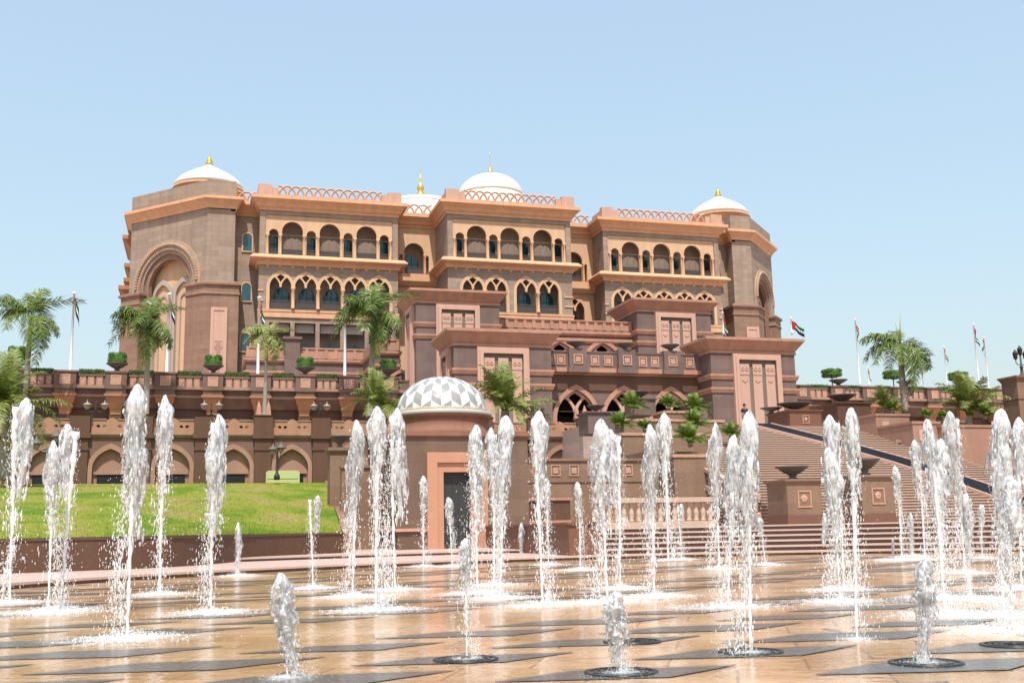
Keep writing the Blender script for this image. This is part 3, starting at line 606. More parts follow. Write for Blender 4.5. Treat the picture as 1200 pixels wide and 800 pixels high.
# ================================================================== UPPER TERRACE WALLS
YTW = 80.0
def terrace(x0, x1, posts, name_label, pdepth=2.6):
    t = thing('terrace_wall', ((x0+x1)/2, YTW, 7.4), name_label, 'terrace wall')
    zt = ZA(165, 440, YTW); zb = ZA(165, 452.5, YTW); z3 = ZA(165, 463, YTW); z4 = ZA(165, 477, YTW)
    b = MB(); b.box(x0, x1, YTW, YTW+.4, zb, zt-.1); b.box(x0, x1, YTW-.08, YTW+.5, zt-.1, zt+.04); b.build('parapet', 'terr', t)
    b = MB(); b.box(x0, x1, YTW-.25, YTW+.5, zb-.2, zb-.002); b.box(x0, x1, YTW+.05, YTW+.6, z3-.12, z3+.05); b.build('string_course', 'terrtrim', t)
    b = MB(); b.box(x0, x1, YTW+.12, YTW+.7, z3+.05, zb-.2); b.add([(x0,YTW+.2,z3-.12),(x1,YTW+.2,z3-.12),(x1,YTW+.75,z4),(x0,YTW+.75,z4),(x0,YTW+.9,z3-.12),(x1,YTW+.9,z3-.12),(x0,YTW+.9,z4),(x1,YTW+.9,z4)], [(0,3,2,1),(3,6,7,2),(0,1,5,4),(0,4,6,3),(1,2,7,5)])
    b.build('fascia', 'terr', t)
    # lower wall with long dark openings
    ps = sorted(posts); hs = []
    for a, c in zip(ps[:-1], ps[1:]):
        if c-a > 2: hs.append(rect(a+.95, c-.95, 7.5, z4-.95))
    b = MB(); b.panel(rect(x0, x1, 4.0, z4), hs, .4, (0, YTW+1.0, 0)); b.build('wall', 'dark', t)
    b = MB()
    for h in hs: X = [p[0] for p in h]; Zz = [p[1] for p in h]; b.panel(rect(min(X)-.3, max(X)+.3, min(Zz)-.02, max(Zz)+.3), [rect(min(X), max(X), min(Zz), max(Zz))], .12, (0, YTW+.88, 0))
    if hs: b.build('opening_frame', 'terr', t)
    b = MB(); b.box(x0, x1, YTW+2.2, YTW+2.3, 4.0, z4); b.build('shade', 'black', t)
    for p in posts:
        b = MB(); b.box(p-.72, p+.72, YTW-.35, YTW+.5, zb, zt+.12); b.box(p-.8, p+.8, YTW-.42, YTW+.55, zt+.12, zt+.25); b.box(p-.78, p+.78, YTW-.4, YTW+.5, zb-.25, zb-.003); b.box(p-.68, p+.68, YTW-.3, YTW+.6, z3+.05, zb-.25); pp = b.build('post', 'terr', t)
        b = MB(); zz = (zb+zt)/2; b.box(p-.3, p+.3, YTW-.4, YTW-.349, zz-.3, zz+.3); b.panel(rect(p-.36, p+.36, zz-.36, zz+.36), [rect(p-.26, p+.26, zz-.26, zz+.26)], .05, (0, YTW-.42, 0)); b.build('carved_tile', 'tile', pp)
        b = MB(); b.frustum(p-.35, p+.35, YTW+.3, YTW+1.0, z4-.5, z4-.1, .05, .05); b.frustum(p-.42, p+.42, YTW+.2, YTW+1.0, z4-.1, z3-.55, .12, .2); b.frustum(p-.58, p+.58, YTW+.0, YTW+1.0, z3-.55, z3-.1, .12, .2); b.box(p-.78, p+.78, YTW-.32, YTW+.9, z3-.1, z3+.05); b.build('corbel', 'corbel', pp)
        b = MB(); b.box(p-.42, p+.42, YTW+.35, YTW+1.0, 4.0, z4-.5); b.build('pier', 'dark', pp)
    b = MB(); zz = (zb+zt)/2
    for a, c in zip(ps[:-1], ps[1:]):
        n = 3
        for k in range(n):
            w_ = (c-a-1.7)/3; q = a+.85+w_*(k+.5); w_ *= .36; b.box(q-w_*.75, q+w_*.75, YTW-.03, YTW+.01, zz-.32, zz+.26); b.panel(rect(q-w_, q+w_, zz-.4, zz+.34), [rect(q-w_*.78, q+w_*.78, zz-.33, zz+.27)], .05, (0, YTW-.05, 0))
    b.build('carved_tile', 'tile', t)
    return t, zt
pl = [XA(x, 445, YTW) for x in (19, 77, 136.5, 194, 249.5, 305.5, 357.5, 408, 455)]
pl = [pl[0]-3*(pl[1]-pl[0]), pl[0]-2*(pl[1]-pl[0]), pl[0]-(pl[1]-pl[0])] + pl
tw1, ZTT = terrace(-26, 15.2, pl, 'long brown terrace wall with carved tiles and ochre corbels left of the porch')
prx = [XA(x, 460, YTW) for x in (938, 980, 1017, 1053, 1092, 1129, 1168)] + [XA(1168, 460, YTW)+3.3*k for k in (1, 2, 3, 4)]
tw2, _ = terrace(47.7, prx[-1]+.8, prx, 'long brown terrace wall with carved tiles right of the porch behind planters')
# upper terrace paving
b = MB(); b.box(-60, 15.2, YTW+.5, 220, 11.0, Z0-.002); b.box(47.7, 140, YTW+.5, 220, 11.0, Z0-.002); b.box(15.2, 47.7, 98, 220, 11.0, Z0-.002)
o = b.build('upper_terrace', 'pave', None, base=(AX, 150, 11)); tag(o, kind='structure')
b = MB(); b.box(-60, 140, 70.6, 98.2, 3.2, PF-.002); o = b.build('lower_terrace', 'pave', None, base=(AX, 80, 3.2)); tag(o, kind='structure')
# ================================================================== ARCADE WALL below the terrace
YA = 70.0
ZB = ZA(200, 508, YA); ZTB = ZA(200, 490.5, YA); ZG = 4.05
arcade = thing('arcade_wall', (5, YA, ZG), 'long brown wall of pointed blind arches with ochre pierced balustrade behind the lawn', 'arcade wall')
px_ = [XA(x, 500, YA) for x in (94, 166, 237.5, 309.5, 376)]; st = (px_[-1]-px_[0])/4
piers = [px_[0]+st*k for k in range(-5, 10)]
hs = []
for a, c in zip(piers[:-1], piers[1:]): hs.append(arch_point((a+c)/2, 2.05, ZG, ZB-.95, .58))
b = MB(); b.panel(rect(piers[0]-1, piers[-1]+.6, ZG-.2, ZB-.25), [[(x, max(z, ZG-.19)) for x, z in h] for h in hs], .22, (0, YA, 0)); b.build('wall', 'arc', arcade)
b = MB(); b.box(piers[0]-1, piers[-1]+.6, YA+.23, YA+.8, ZG-.2, ZB-.3); b.build('arch_infill', 'fill', arcade)
b = MB(); b.sweep([(piers[0]-1, YA), (piers[-1]+.6, YA), (piers[-1]+.6, YA+2)], [(-.5, ZB-.25), (.05, ZB-.25), (.22, ZB-.08), (.22, ZB+.02), (-.5, ZB+.02)]); b.build('string_course', 'terrtrim', arcade)
for i, (a, c) in enumerate(zip(piers[:-1], piers[1:])):
    m = (a+c)/2
    b = MB(); o, h = ring(arch_point(m, 2.05, ZG, ZB-.95, .58), arch_point(m, 2.55, ZG, ZB-.62, .58)); b.panel(o, h, .14, (0, YA-.13, 0)); b.build('arch_surround', 'fill', arcade)
    b = MB(); b.box(m-.75, m+.75, YA+.17, YA+.225, ZG, ZG+.75); b.build('service_opening', 'black', arcade)
    b = MB(); b.box(m-.95, m+.95, YA+.1, YA+.228, ZG+.75, ZG+.93); b.build('lintel', 'fill', arcade)
    b = MB(); x0, x1 = a+.6, c-.6; n = 10; zt = ZTB-.1
    top = [(m-.3+.6*k/n, zt+.14*sin(pi*k/n)**1.2 if 0 < k < n else zt) for k in range(n+1)]
    hol = []
    for d in (-.62, .62):
        q = m+d
        for s in (-1, 1): hol.append([(q+s*.05, ZB+.42), (q+s*.16, ZB+.36), (q+s*.32, ZB+.48), (q+s*.2, ZB+.55), (q+s*.1, ZB+.52)][::s])
    b.panel([(x0, ZB+.021), (x0, zt)] + top + [(x1, zt), (x1, ZB+.021)], hol, .2, (0, YA+.05, 0))
    b.build('balustrade_panel', 'balus', arcade)
    b = MB(); b.box(x0, m-.31, YA+.0, YA+.3, zt, zt+.07); b.box(m+.31, x1, YA, YA+.3, zt, zt+.07); b.build('coping', 'terrtrim', arcade)
for p in piers:
    b = MB(); b.box(p-.58, p+.58, YA-.28, YA+.54, ZB+.023, ZTB+.12); b.frustum(p-.58, p+.58, YA-.28, YA+.54, ZTB+.12, ZTB+.26, .08, .08)
    b.box(p-.66, p+.66, YA-.34, YA+.02, ZB-.3, ZB+.022); b.box(p-.52, p+.52, YA-.2, YA+.0, ZG-.2, ZB-.3); b.box(p-.58, p+.58, YA-.26, YA, ZB-1.05, ZB-.9); b.build('pier', 'dark', arcade)
# obelisk finials, two on a pier
def obelisks(x, z, Y, where):
    for d, q in ((-.3, 'left'), (.3, 'right')):
        b = MB(); b.frustum(x+d-.17, x+d+.17, Y-.17, Y+.17, z, z+.55, -.05, -.05); b.frustum(x+d-.12, x+d+.12, Y-.12, Y+.12, z+.55, z+.95, -.11, -.11)
        o = b.build('obelisk_finial', 'porchtrim', None, base=(x+d, Y, z)); tag(o, f'{q} obelisk of the rose pair {where}', 'finial', 'obelisk finials on piers')
obelisks(piers[8], ZTB+.26, YA+.1, 'on the arcade pier below the small yellowish palm')
obelisks(XA(681, 490, YA), ZTB+.26, YA+.1, 'before the leftmost porch arch')
# lime panel leaning in one arch
m = XA(331, 560, YA); b = MB(); z0 = ZG; b.box(m-.95, m+.95, YA-.3, YA-.24, z0, ZA(331, 551, YA-.3)); b.box(m-.95, m+.95, YA-.33, YA-.301, z0+.42, z0+.46)
for s in (-1, 1): b.box(m+s*1.0-.05, m+s*1.0+.05, YA-.34, YA-.22, z0, z0+.85)
tag(b.build('site_panel', 'limepanel', None, base=(m, YA-.3, z0)), 'pale lime green board standing in an arch at the right end of the lawn', 'board')

# ================================================================== LAWN and its retaining wall
W = [(-30, 22), (-14, 26.5), (-4.64, 29.2), (-.7, 31.1), gz(300, 652, .24), gz(402, 647.5, .24)]
W = [Vector(p) for p in W]
W = [(W[max(i-1, 0)]*(-t**3+2*t*t-t) + W[i]*(3*t**3-5*t*t+2) + W[i+1]*(-3*t**3+4*t*t+t) + W[min(i+2, len(W)-1)]*(t**3-t*t))*.5 for i in range(len(W)-1) for t in [k/10 for k in range(10)]] + [W[-1]]
def lerp_path(P, n):
    ds = [0]
    for a, c in zip(P[:-1], P[1:]): ds.append(ds[-1] + (c-a).length)
    out = []
    for k in range(n+1):
        d = ds[-1]*k/n
        for i in range(len(P)-1):
            if d <= ds[i+1]+1e-6: out.append(P[i].lerp(P[i+1], (d-ds[i])/(ds[i+1]-ds[i]))); break
    return out
b = MB(); b.sweep([tuple(p) for p in W], [(-.35, -.05), (.02, -.05), (0, .9), (-.35, .9)]); 
b.sweep([tuple(p) for p in W], [(-.42, .902), (.03, .902), (.03, .97), (-.42, .97)])
tag(b.build('retaining_wall', 'dark', None, base=(0, 30, 0)), 'low polished brown granite retaining wall curving along the front of the lawn', 'retaining wall')
nu, nv = 90, 46; FP = lerp_path([p + Vector((0, .38)) for p in W], nu); xr = XA(386, 566, 67)
b = MB(); vs = []
for j in range(nv+1):
    t = j/nv
    for i in range(nu+1):
        s = i/nu; f = FP[i]; bk = Vector((-42 + (xr+42)*s, 69.6)); p = f.lerp(bk, t)
        z = .93 + (4.12-.93)*min(1, (t*1.06)**.92) + .07*noise.noise(Vector((p.x*.3, p.y*.2, 0)))*min(1, 6*t)*(1-t)
        vs.append((p.x, p.y, z))
b.add(vs, [(j*(nu+1)+i, j*(nu+1)+i+1, (j+1)*(nu+1)+i+1, (j+1)*(nu+1)+i) for j in range(nv) for i in range(nu)], 0, True)
gm = bpy.data.materials.new('mown lawn'); gm.use_nodes = True; n = gm.node_tree.nodes; L = gm.node_tree.links; bs = n['Principled BSDF']; bs.inputs['Roughness'].default_value = .85; bs.inputs['Specular IOR Level'].default_value = .15
ge = n.new('ShaderNodeNewGeometry')
def nnoise(sc, det=5, vec=(1,1,1)):
    mp = n.new('ShaderNodeMapping'); mp.inputs['Scale'].default_value = vec; L.new(ge.outputs['Position'], mp.inputs[0])
    q = n.new('ShaderNodeTexNoise'); q.inputs['Scale'].default_value = sc; q.inputs['Detail'].default_value = det; L.new(mp.outputs[0], q.inputs['Vector']); return q
n1 = nnoise(.45, 7, (1, .55, 1)); n2 = nnoise(5, 6); rp = n.new('ShaderNodeValToRGB'); e = rp.color_ramp.elements
e[0].position = .36; e[0].color = (.12, .195, .015, 1); e[1].position = .66; e[1].color = (.30, .245, .085, 1); q = e.new(.5); q.color = (.225, .25, .03, 1)
L.new(n1.outputs['Fac'], rp.inputs[0]); mx = n.new('ShaderNodeMix'); mx.data_type = 'RGBA'; mx.blend_type = 'MULTIPLY'; mx.inputs[0].default_value = 1
r2 = n.new('ShaderNodeValToRGB'); r2.color_ramp.elements[0].position = .3; r2.color_ramp.elements[0].color = (.72, .72, .66, 1); r2.color_ramp.elements[1].position = .7; r2.color_ramp.elements[1].color = (1.1, 1.1, 1.05, 1)
L.new(n2.outputs['Fac'], r2.inputs[0]); L.new(rp.outputs[0], mx.inputs[6]); L.new(r2.outputs[0], mx.inputs[7]); L.new(mx.outputs[2], bs.inputs['Base Color'])
n3 = nnoise(40, 4); bp = n.new('ShaderNodeBump'); bp.inputs['Strength'].default_value = .8; bp.inputs['Distance'].default_value = .06; L.new(n3.outputs['Fac'], bp.inputs['Height']); L.new(bp.outputs[0], bs.inputs['Normal'])
lawn_blades = None
M['lawn'] = gm; o = b.build('lawn', 'lawn', None, base=(0, 45, 1)); tag(o, kind='structure')
# grass blades standing on the lawn
b = MB(); rg = random.Random(5)
for k in range(26000):
    i = rg.random()*nu; j = (rg.random()**1.6)*nv; i0 = int(i); j0 = int(j)
    if i0 < 22: continue
    p = Vector(vs[min(j0, nv-1)*(nu+1)+i0]).lerp(Vector(vs[min(j0+1, nv)*(nu+1)+min(i0+1, nu)]), rg.random())
    p += Vector((rg.uniform(-.2, .2), rg.uniform(-.2, .2), 0)); a = rg.uniform(0, pi); w_ = .012; h = rg.uniform(.04, .1)
    if p.y > 69: continue
    b.add([(p.x-w_*cos(a), p.y-w_*sin(a), p.z-.03), (p.x+w_*cos(a), p.y+w_*sin(a), p.z-.03), (p.x+rg.uniform(-.04, .04), p.y+rg.uniform(-.04, .04), p.z+h)], [(0, 1, 2)])
o = b.build('grass', 'lawn', None, base=(0, 45, 1)); tag(o, 'short mown yellowish green grass on the sloping lawn', 'grass', kind='stuff')
# tan stone kerb and wall at the right end of the lawn
e0 = Vector((FP[-1].x, FP[-1].y, .93)); e1 = Vector((xr, 69.5, 4.12))
b = MB(); b.add([(e0.x, e0.y-.35, 0), (e0.x+.3, e0.y-.35, 0), (e1.x+.3, e1.y, 0), (e1.x, e1.y, 0), (e0.x, e0.y-.35, 1.05), (e0.x+.3, e0.y-.35, 1.05), (e1.x+.3, e1.y, 4.3), (e1.x, e1.y, 4.3)], [(3,2,1,0),(4,5,6,7),(0,1,5,4),(1,2,6,5),(2,3,7,6),(3,0,4,7)])
tag(b.build('lawn_kerb', 'lawnstone', None, base=tuple(e0)), 'sloping tan stone kerb at the right edge of the lawn', 'kerb')

# ================================================================== POOL, STEPS, LANDING
CX, CY, R0 = 11.0, 13.7, 17.0
b = MB(); N = 160; b.add([(CX, CY, 0)] + [(CX+R0*cos(2*pi*k/N), CY+R0*sin(2*pi*k/N), 0) for k in range(N)], [(0, 1+k, 1+(k+1) % N) for k in range(N)])
pm = bpy.data.materials.new('wet fountain floor'); pm.use_nodes = True; n = pm.node_tree.nodes; L = pm.node_tree.links; bs = n['Principled BSDF']
ge = n.new('ShaderNodeNewGeometry')
c1 = nnoise(.55, 6); rp = n.new('ShaderNodeValToRGB'); e = rp.color_ramp.elements; e[0].position = .33; e[0].color = (.40, .225, .095, 1); e[1].position = .66; e[1].color = (.66, .45, .29, 1); L.new(c1.outputs['Fac'], rp.inputs[0])
c2 = nnoise(9, 6); r2 = n.new('ShaderNodeValToRGB'); r2.color_ramp.elements[0].color = (.78, .76, .74, 1); r2.color_ramp.elements[1].color = (1.12, 1.12, 1.12, 1); L.new(c2.outputs['Fac'], r2.inputs[0])
mx = n.new('ShaderNodeMix'); mx.data_type = 'RGBA'; mx.blend_type = 'MULTIPLY'; mx.inputs[0].default_value = 1; L.new(rp.outputs[0], mx.inputs[6]); L.new(r2.outputs[0], mx.inputs[7]); bk = n.new('ShaderNodeTexBrick'); bk.inputs['Scale'].default_value = 1; bk.inputs['Brick Width'].default_value = .9; bk.inputs['Row Height'].default_value = .6; bk.inputs['Mortar Size'].default_value = .012
bk.inputs['Color1'].default_value = (1, 1, 1, 1); bk.inputs['Color2'].default_value = (.88, .87, .86, 1); bk.inputs['Mortar'].default_value = (.5, .47, .44, 1)
rt_ = n.new('ShaderNodeMapping'); rt_.inputs['Rotation'].default_value = (0, 0, .48); L.new(ge.outputs['Position'], rt_.inputs[0]); L.new(rt_.outputs[0], bk.inputs['Vector'])
mb_ = n.new('ShaderNodeMix'); mb_.data_type = 'RGBA'; mb_.blend_type = 'MULTIPLY'; mb_.inputs[0].default_value = .8; L.new(mx.outputs[2], mb_.inputs[6]); L.new(bk.outputs['Color'], mb_.inputs[7]); L.new(mb_.outputs[2], bs.inputs['Base Color'])
c3 = nnoise(1.3, 4); r3 = n.new('ShaderNodeMapRange'); r3.inputs[1].default_value = .35; r3.inputs[2].default_value = .65; r3.inputs[3].default_value = .04; r3.inputs[4].default_value = .22; L.new(c3.outputs['Fac'], r3.inputs[0]); L.new(r3.outputs[0], bs.inputs['Roughness'])
c4 = nnoise(7, 3, (1, 1, 1)); bp = n.new('ShaderNodeBump'); bp.inputs['Strength'].default_value = .3; bp.inputs['Distance'].default_value = .03; L.new(c4.outputs['Fac'], bp.inputs['Height']); L.new(bp.outputs[0], bs.inputs['Normal'])
bs.inputs['Specular IOR Level'].default_value = .5
M['pool'] = pm; tag(b.build('fountain_floor', 'pool', None, base=(CX, CY, 0)), kind='structure')
# dark wet granite lozenges in a lattice
ga, gb, g0 = Vector((1.26, .66)), Vector((-.71, 1.19)), Vector((2.57, 6.5))
M['inlay'] = mat('wet black granite inlay', (.10, .095, .09), rough=.2, var=.35, scale=5, spec=.5, bump=.2, bscale=14)
M['groove'] = mat('inlay groove', (.02, .018, .015), rough=.4)
b = MB(); lat = []
for i in range(-16, 17):
    for j in range(-16, 22):
        p = g0 + ga*i + gb*j
        if (p - Vector((CX, CY))).length > R0-1.2: continue
        lat.append(p)
        if (i*3+j*5) % 3 == 0 and p.y > 9.5: continue
        s = .82 + .2*((i*7+j*3) % 3)/2
        q = [p + Vector(d)*s for d in ((-1.0, -.03), (-.25, .33), (1.02, .08), (.26, -.34))]
        b.add([(x.x, x.y, .004) for x in q], [(0, 3, 2, 1)])
        for a in range(4):
            u, v2 = q[a], q[(a+1) % 4]; d = (v2-u).normalized()*.012; nn = Vector((-d.y, d.x))
            b.add([(u.x, u.y, .008), (v2.x, v2.y, .008), ((v2+nn).x, (v2+nn).y, .008), ((u+nn).x, (u+nn).y, .008)], [(0, 1, 2, 3)], 1)
tag(b.build('floor_inlay', ['inlay', 'groove'], None, base=(CX, CY, 0)), kind='structure')
# ring nozzles let into the nearest lozenges
M['grate'] = mat('black iron grate', (.018, .018, .018), rough=.35)
for (px, py), lab in {(728, 788): 'under the short ruffled jet at bottom centre', (546, 773): 'under the thin jet left of centre', (1085, 777): 'under the leaning glassy jet, bottom right',
                      (880, 764): 'under the tall jet right of centre', (1188, 756): 'at the right edge of the fountain floor', (741, 752): 'behind the short ruffled bottom centre jet'}.items():
    x, y = gz(px, py); t = thing('nozzle_grate', (x, y, .008), 'round black ringed iron grate ' + lab, 'grate', 'grates around the fountain nozzles', local=True)
    b = MB(); b.lathe([(.235, -.004), (.235, .004), (.2, .004), (.2, -.004)], (0,0,0), 32, caps=False); b.build('rim', 'grate', t)
    b = MB()
    for r in (.165, .125, .085): b.lathe([(r+.012, -.004), (r+.012, .004), (r-.012, .004), (r-.012, -.004)], (0,0,0), 28, caps=False)
    for k in range(6): a = k*pi/3; b.tube([(.06*cos(a), .06*sin(a), 0), (.2*cos(a), .2*sin(a), 0)], .005, 4)
    b.build('ring', 'grate', t); b = MB(); b.lathe([(.04, -.004), (.04, .012), (.02, .022), (.012, .022)], (0,0,0), 12); b.build('nozzle', 'lampmetal', t)
# curved steps
def arc_pts(R, a0, a1, n=60): return [(CX+R*cos(radians(a0+(a1-a0)*k/n)), CY+R*sin(radians(a0+(a1-a0)*k/n))) for k in range(n+1)]
def curved_step(R, Rb, a0, a1, z0, z1, name='fountain_step', nose=.05):
    P = arc_pts(R, max(a0, a1), min(a0, a1))      # clockwise, so that right of the path is inwards to the pool
    b = MB(); d = Rb-R
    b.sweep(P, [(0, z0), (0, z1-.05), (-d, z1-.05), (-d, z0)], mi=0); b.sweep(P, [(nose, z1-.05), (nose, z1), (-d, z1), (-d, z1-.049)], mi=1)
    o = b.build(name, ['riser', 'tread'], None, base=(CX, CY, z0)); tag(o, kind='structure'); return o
AS = math.degrees(atan2(gz(612, 640, .3)[1]-CY, gz(612, 640, .3)[0]-CX))
curved_step(R0, 27, 190, 40-80, -.04, .12); 
curved_step(23.5, 34, 118, AS+.0, .12, .24)
zz = .12; hst = .16
for k in range(5): curved_step(R0+.75*(k+1), R0+.75*(k+2) if k < 4 else 34, AS-.5, -40, zz + (hst*k if k else 0), .12+hst*(k+1))
LZ = .12+hst*5
M['blockred'] = mat('red brown granite', (.17, .08, .052), rough=.5, var=.15, scale=7)
b = MB(); an = radians(AS); P = Vector((CX+17.6*cos(an), CY+17.6*sin(an))); P2 = Vector((CX+33*cos(an), CY+33*sin(an))); b.sweep([tuple(P), tuple(P2)], [(-.75, .1), (.35, .1), (.35, LZ+.12), (-.75, LZ+.12)]); b.sweep([tuple(P-(P2-P).normalized()*.06), tuple(P2)], [(-.8, LZ+.122), (.4, LZ+.122), (.4, LZ+.2), (-.8, LZ+.2)])
tag(b.build('step_cheek', 'blockred', None, base=(P.x, P.y, .1)), 'dark red brown granite block ending the curved steps right of the domed kiosk', 'granite block')
b = MB(); b.box(14, 90, 33, 66, -.03, LZ-.01) if False else b.add([(13.6, 42.6, LZ+.004), (90, 20, LZ+.004), (90, 66, LZ+.004), (13.6, 66, LZ+.004)], [(0,1,2,3)]); tag(b.build('landing', 'pave', None, base=(20, 45, LZ)), kind='structure')
b = MB(); P0 = arc_pts(27, 190, 100, 40); b.add([(x, y, .1) for x, y in P0] + [(-60, 20, .1), (-60, 60, .1), (5, 60, .1)], [tuple(range(len(P0)-1, -1, -1)) + tuple(len(P0)+k for k in (0, 1, 2))]); tag(b.build('paving', 'pave', None, base=(0, 30, .1)), kind='structure')

# ================================================================== DOMED KIOSK
YK = 43.0
kx0, kx1 = XA(466, 560, YK), XA(619, 560, YK); kz = ZA(540, 512, YK); kd = XA(535.5, 600, YK)
kiosk = thing('domed_kiosk', ((kx0+kx1)/2, YK+2.5, .24), 'tan granite kiosk with a grey and white diamond patterned dome', 'kiosk')
dz1 = ZA(535, 530, YK); dw = (XA(571, 580, YK)-XA(500.5, 580, YK))/2; iz1 = ZA(535, 553, YK); iw = (XA(551.5, 590, YK)-XA(519.5, 590, YK))/2
b = MB(); b.panel(rect(kx0, kx1, .2, kz-.02), [rect(kd-iw-.2, kd+iw+.2, .205, iz1+.2)], .4, (0, YK, 0)); b.box(kx0, kx0+.35, YK+.4, YK+5.2, .2, kz-.02); b.box(kx1-.35, kx1, YK+.4, YK+5.2, .2, kz-.02); b.box(kx0+.35, kx1-.35, YK+4.8, YK+5.2, .2, kz-.02); b.box(kx0+.35, kx1-.35, YK+.4, YK+4.8, kz-.3, kz-.05)
b.build('wall', 'kiosk', kiosk)
b = MB(); b.panel(rect(kd-dw, kd+dw, .22, dz1), [rect(kd-dw+.42, kd+dw-.42, .225, dz1-.42)], .24, (0, YK-.22, 0)); b.panel(rect(kd-dw+.421, kd+dw-.421, .22, dz1-.421), [rect(kd-iw, kd+iw, .225, iz1)], .2, (0, YK-.12, 0)); b.build('door_frame', 'door', kiosk)
b = MB(); b.box(kd-iw-.1, kd+iw+.1, YK+.16, YK+.22, .24, iz1+.1); dl = b.build('door', 'doorleaf', kiosk)
b = MB()
for s in (-1, 1): b.panel(rect(kd+s*iw*.52-iw*.36, kd+s*iw*.52+iw*.36, .5, iz1-.25), [rect(kd+s*iw*.52-iw*.28, kd+s*iw*.52+iw*.28, .58, iz1-.33)], .03, (0, YK+.13, 0))
b.build('door_moulding', 'doorleaf', dl)
b = MB(); b.tube([(kd+.06, YK+.1, 1.2), (kd+.06, YK+.1, 1.6)], .02, 6); b.build('handle', 'lampmetal', dl)
zb5 = ZA(540, 505.5, YK)
b = MB(); b.sweep([(kx0, YK+5.2), (kx0, YK), (kx1, YK), (kx1, YK+5.2)], [(-.4, kz-.02), (.03, kz-.02), (.12, kz+.05), (.12, zb5), (-.4, zb5)]); b.build('cornice', 'drum', kiosk); b = MB(); b.sweep([(kx0-.01, YK+5.2), (kx0-.01, YK-.01), (kd-dw-.01, YK-.01)], [(-.05, .95), (.1, .95), (.06, 1.08), (-.05, 1.08)]); b.build('base_moulding', 'porchtrim', kiosk)
dcx, dcy = XA(517.5, 470, YK+2.6), YK+2.6; dzb = ZA(517.5, 484, dcy); dr = (XA(569, 484, dcy)-XA(466, 484, dcy))/2; dzt = ZA(517.5, 440.5, dcy-.3)
b = MB(); b.lathe([(dr*1.1, zb5-.05), (dr*1.1, zb5+.16), (dr*1.04, zb5+.18), (dr*1.04, dzb-.34), (dr*1.1, dzb-.3), (dr*1.1, dzb-.22)], (dcx, dcy, 0), 48); b.build('drum', 'drum', kiosk)
b = MB(); b.lathe([(dr*1.1, dzb-.22), (dr*1.12, dzb-.2), (dr*1.12, dzb-.05), (dr*1.02, dzb)], (dcx, dcy, 0), 48); b.build('dome_rim', 'rim', kiosk)
b = MB(); b.lathe([(dr*1.0, dzb), (dr*1.008, dzb+.02), (dr*1.008, dzb+.075), (dr*.99, dzb+.09)], (dcx, dcy, 0), 48); b.build('dome_band', 'goldband', kiosk)
b = MB(); NC, NR, hh = 28, 5, dzt-dzb-.07
def dp(j, h):                                # boundary j, row height h
    a = 2*pi*j/NC; q = max(0, min(1, h/NR))**.92*pi/2; return (dcx + dr*cos(q)*cos(a), dcy + dr*cos(q)*sin(a), dzb+.07 + hh*sin(q))
for j in range(NC):
    for i in range(-1, 6):
        o0, o1 = (0, .5) if j % 2 == 0 else (.5, 0)
        K = 3
        for u in range(K):
            for v_ in range(2):
                ss = []
                for (du, dv) in ((0,0),(1,0),(1,1),(0,1)):
                    f = (u+du)/K; ss.append(dp(j+f, i + o0+(o1-o0)*f + (v_+dv)/2))
                if len(set((round(p[0],4), round(p[1],4), round(p[2],4)) for p in ss)) > 2: b.add(ss, [(0,1,2,3)], (i + (j//1)) % 2, False)
b.build('dome', ['white', 'greytile'], kiosk)
# low wall tying the kiosk to the lawn, and the pedestal with its bowl
b = MB(); q0 = XA(400, 600, YK+4); b.box(q0, kx0-.01, YK+4, YK+4.5, .1, ZA(430, 548, YK+4)); b.box(q0-.05, kx0-.01, YK+3.92, YK+4.58, ZA(430, 548, YK+4), ZA(430, 545, YK+4)); b.box(q0, kx0-.012, YK+3.9, YK+3.999, .2, 1.0)
tag(b.build('flank_wall', 'lawnstone', None, base=(q0, YK+4, .1)), 'tan granite wall joining the lawn edge to the left side of the kiosk', 'wall')
def pedestal(px0, px1, pyt, pyb, Y, label, tile=True, capm='lawnstone', m='lawnstone', depth=None, group='stone pedestals', base=True):
    x0, x1 = XA(px0, pyt, Y), XA(px1, pyt, Y); zt = ZA((px0+px1)/2, pyt, Y); zb = ZA((px0+px1)/2, pyb, Y); d = depth or (x1-x0); h = zt-zb
    t = thing('pedestal', ((x0+x1)/2, Y+d/2, zb), label, 'pedestal', group)
    b = MB(); b.box(x0, x1, Y, Y+d, zb, zt-.12*h); b.build('shaft', m, t)
    b = MB(); b.frustum(x0, x1, Y, Y+d, zt-.12*h, zt-.05*h, .1, .1); b.box(x0-.12, x1+.12, Y-.12, Y+d+.12, zt-.05*h, zt); b.build('cap', capm, t)
    if base: b = MB(); b.box(x0-.06, x1+.06, Y-.06, Y+d+.06, zb-.9, zb+.1*h); b.build('plinth', 'blockred', t)
    if tile:
        c = (x0+x1)/2; zc = zb+.5*h; w_ = min(x1-x0, h)*.2; b = MB(); b.panel(rect(c-w_, c+w_, zc-w_*1.1, zc+w_*1.1), [rect(c-w_*.8, c+w_*.8, zc-w_*.9, zc+w_*.9)], .04, (0, Y-.035, 0)); b.lathe([(.01, -w_*.6), (w_*.5, -w_*.2), (w_*.6, w_*.2), (.01, w_*.6)], (c, Y-.005, zc), 8, sy=.1); b.build('carved_tile', 'tile', t)
    return t, (x0+x1)/2, Y+d/2, zt
def bowl(px0, px1, pyt, x, y, z, label, group='stone bowls on pedestals', r=None, h=None):
    r = r or (XA(px1, pyt, y)-XA(px0, pyt, y))/2; h = h or max(.3, ZA((px0+px1)/2, pyt, y)-z)
    b = MB(); bowl_mesh(b, (x, y, z), r, h); o = b.build('stone_bowl', 'bowl', None, base=(x, y, z)); return tag(o, label, 'bowl', group)
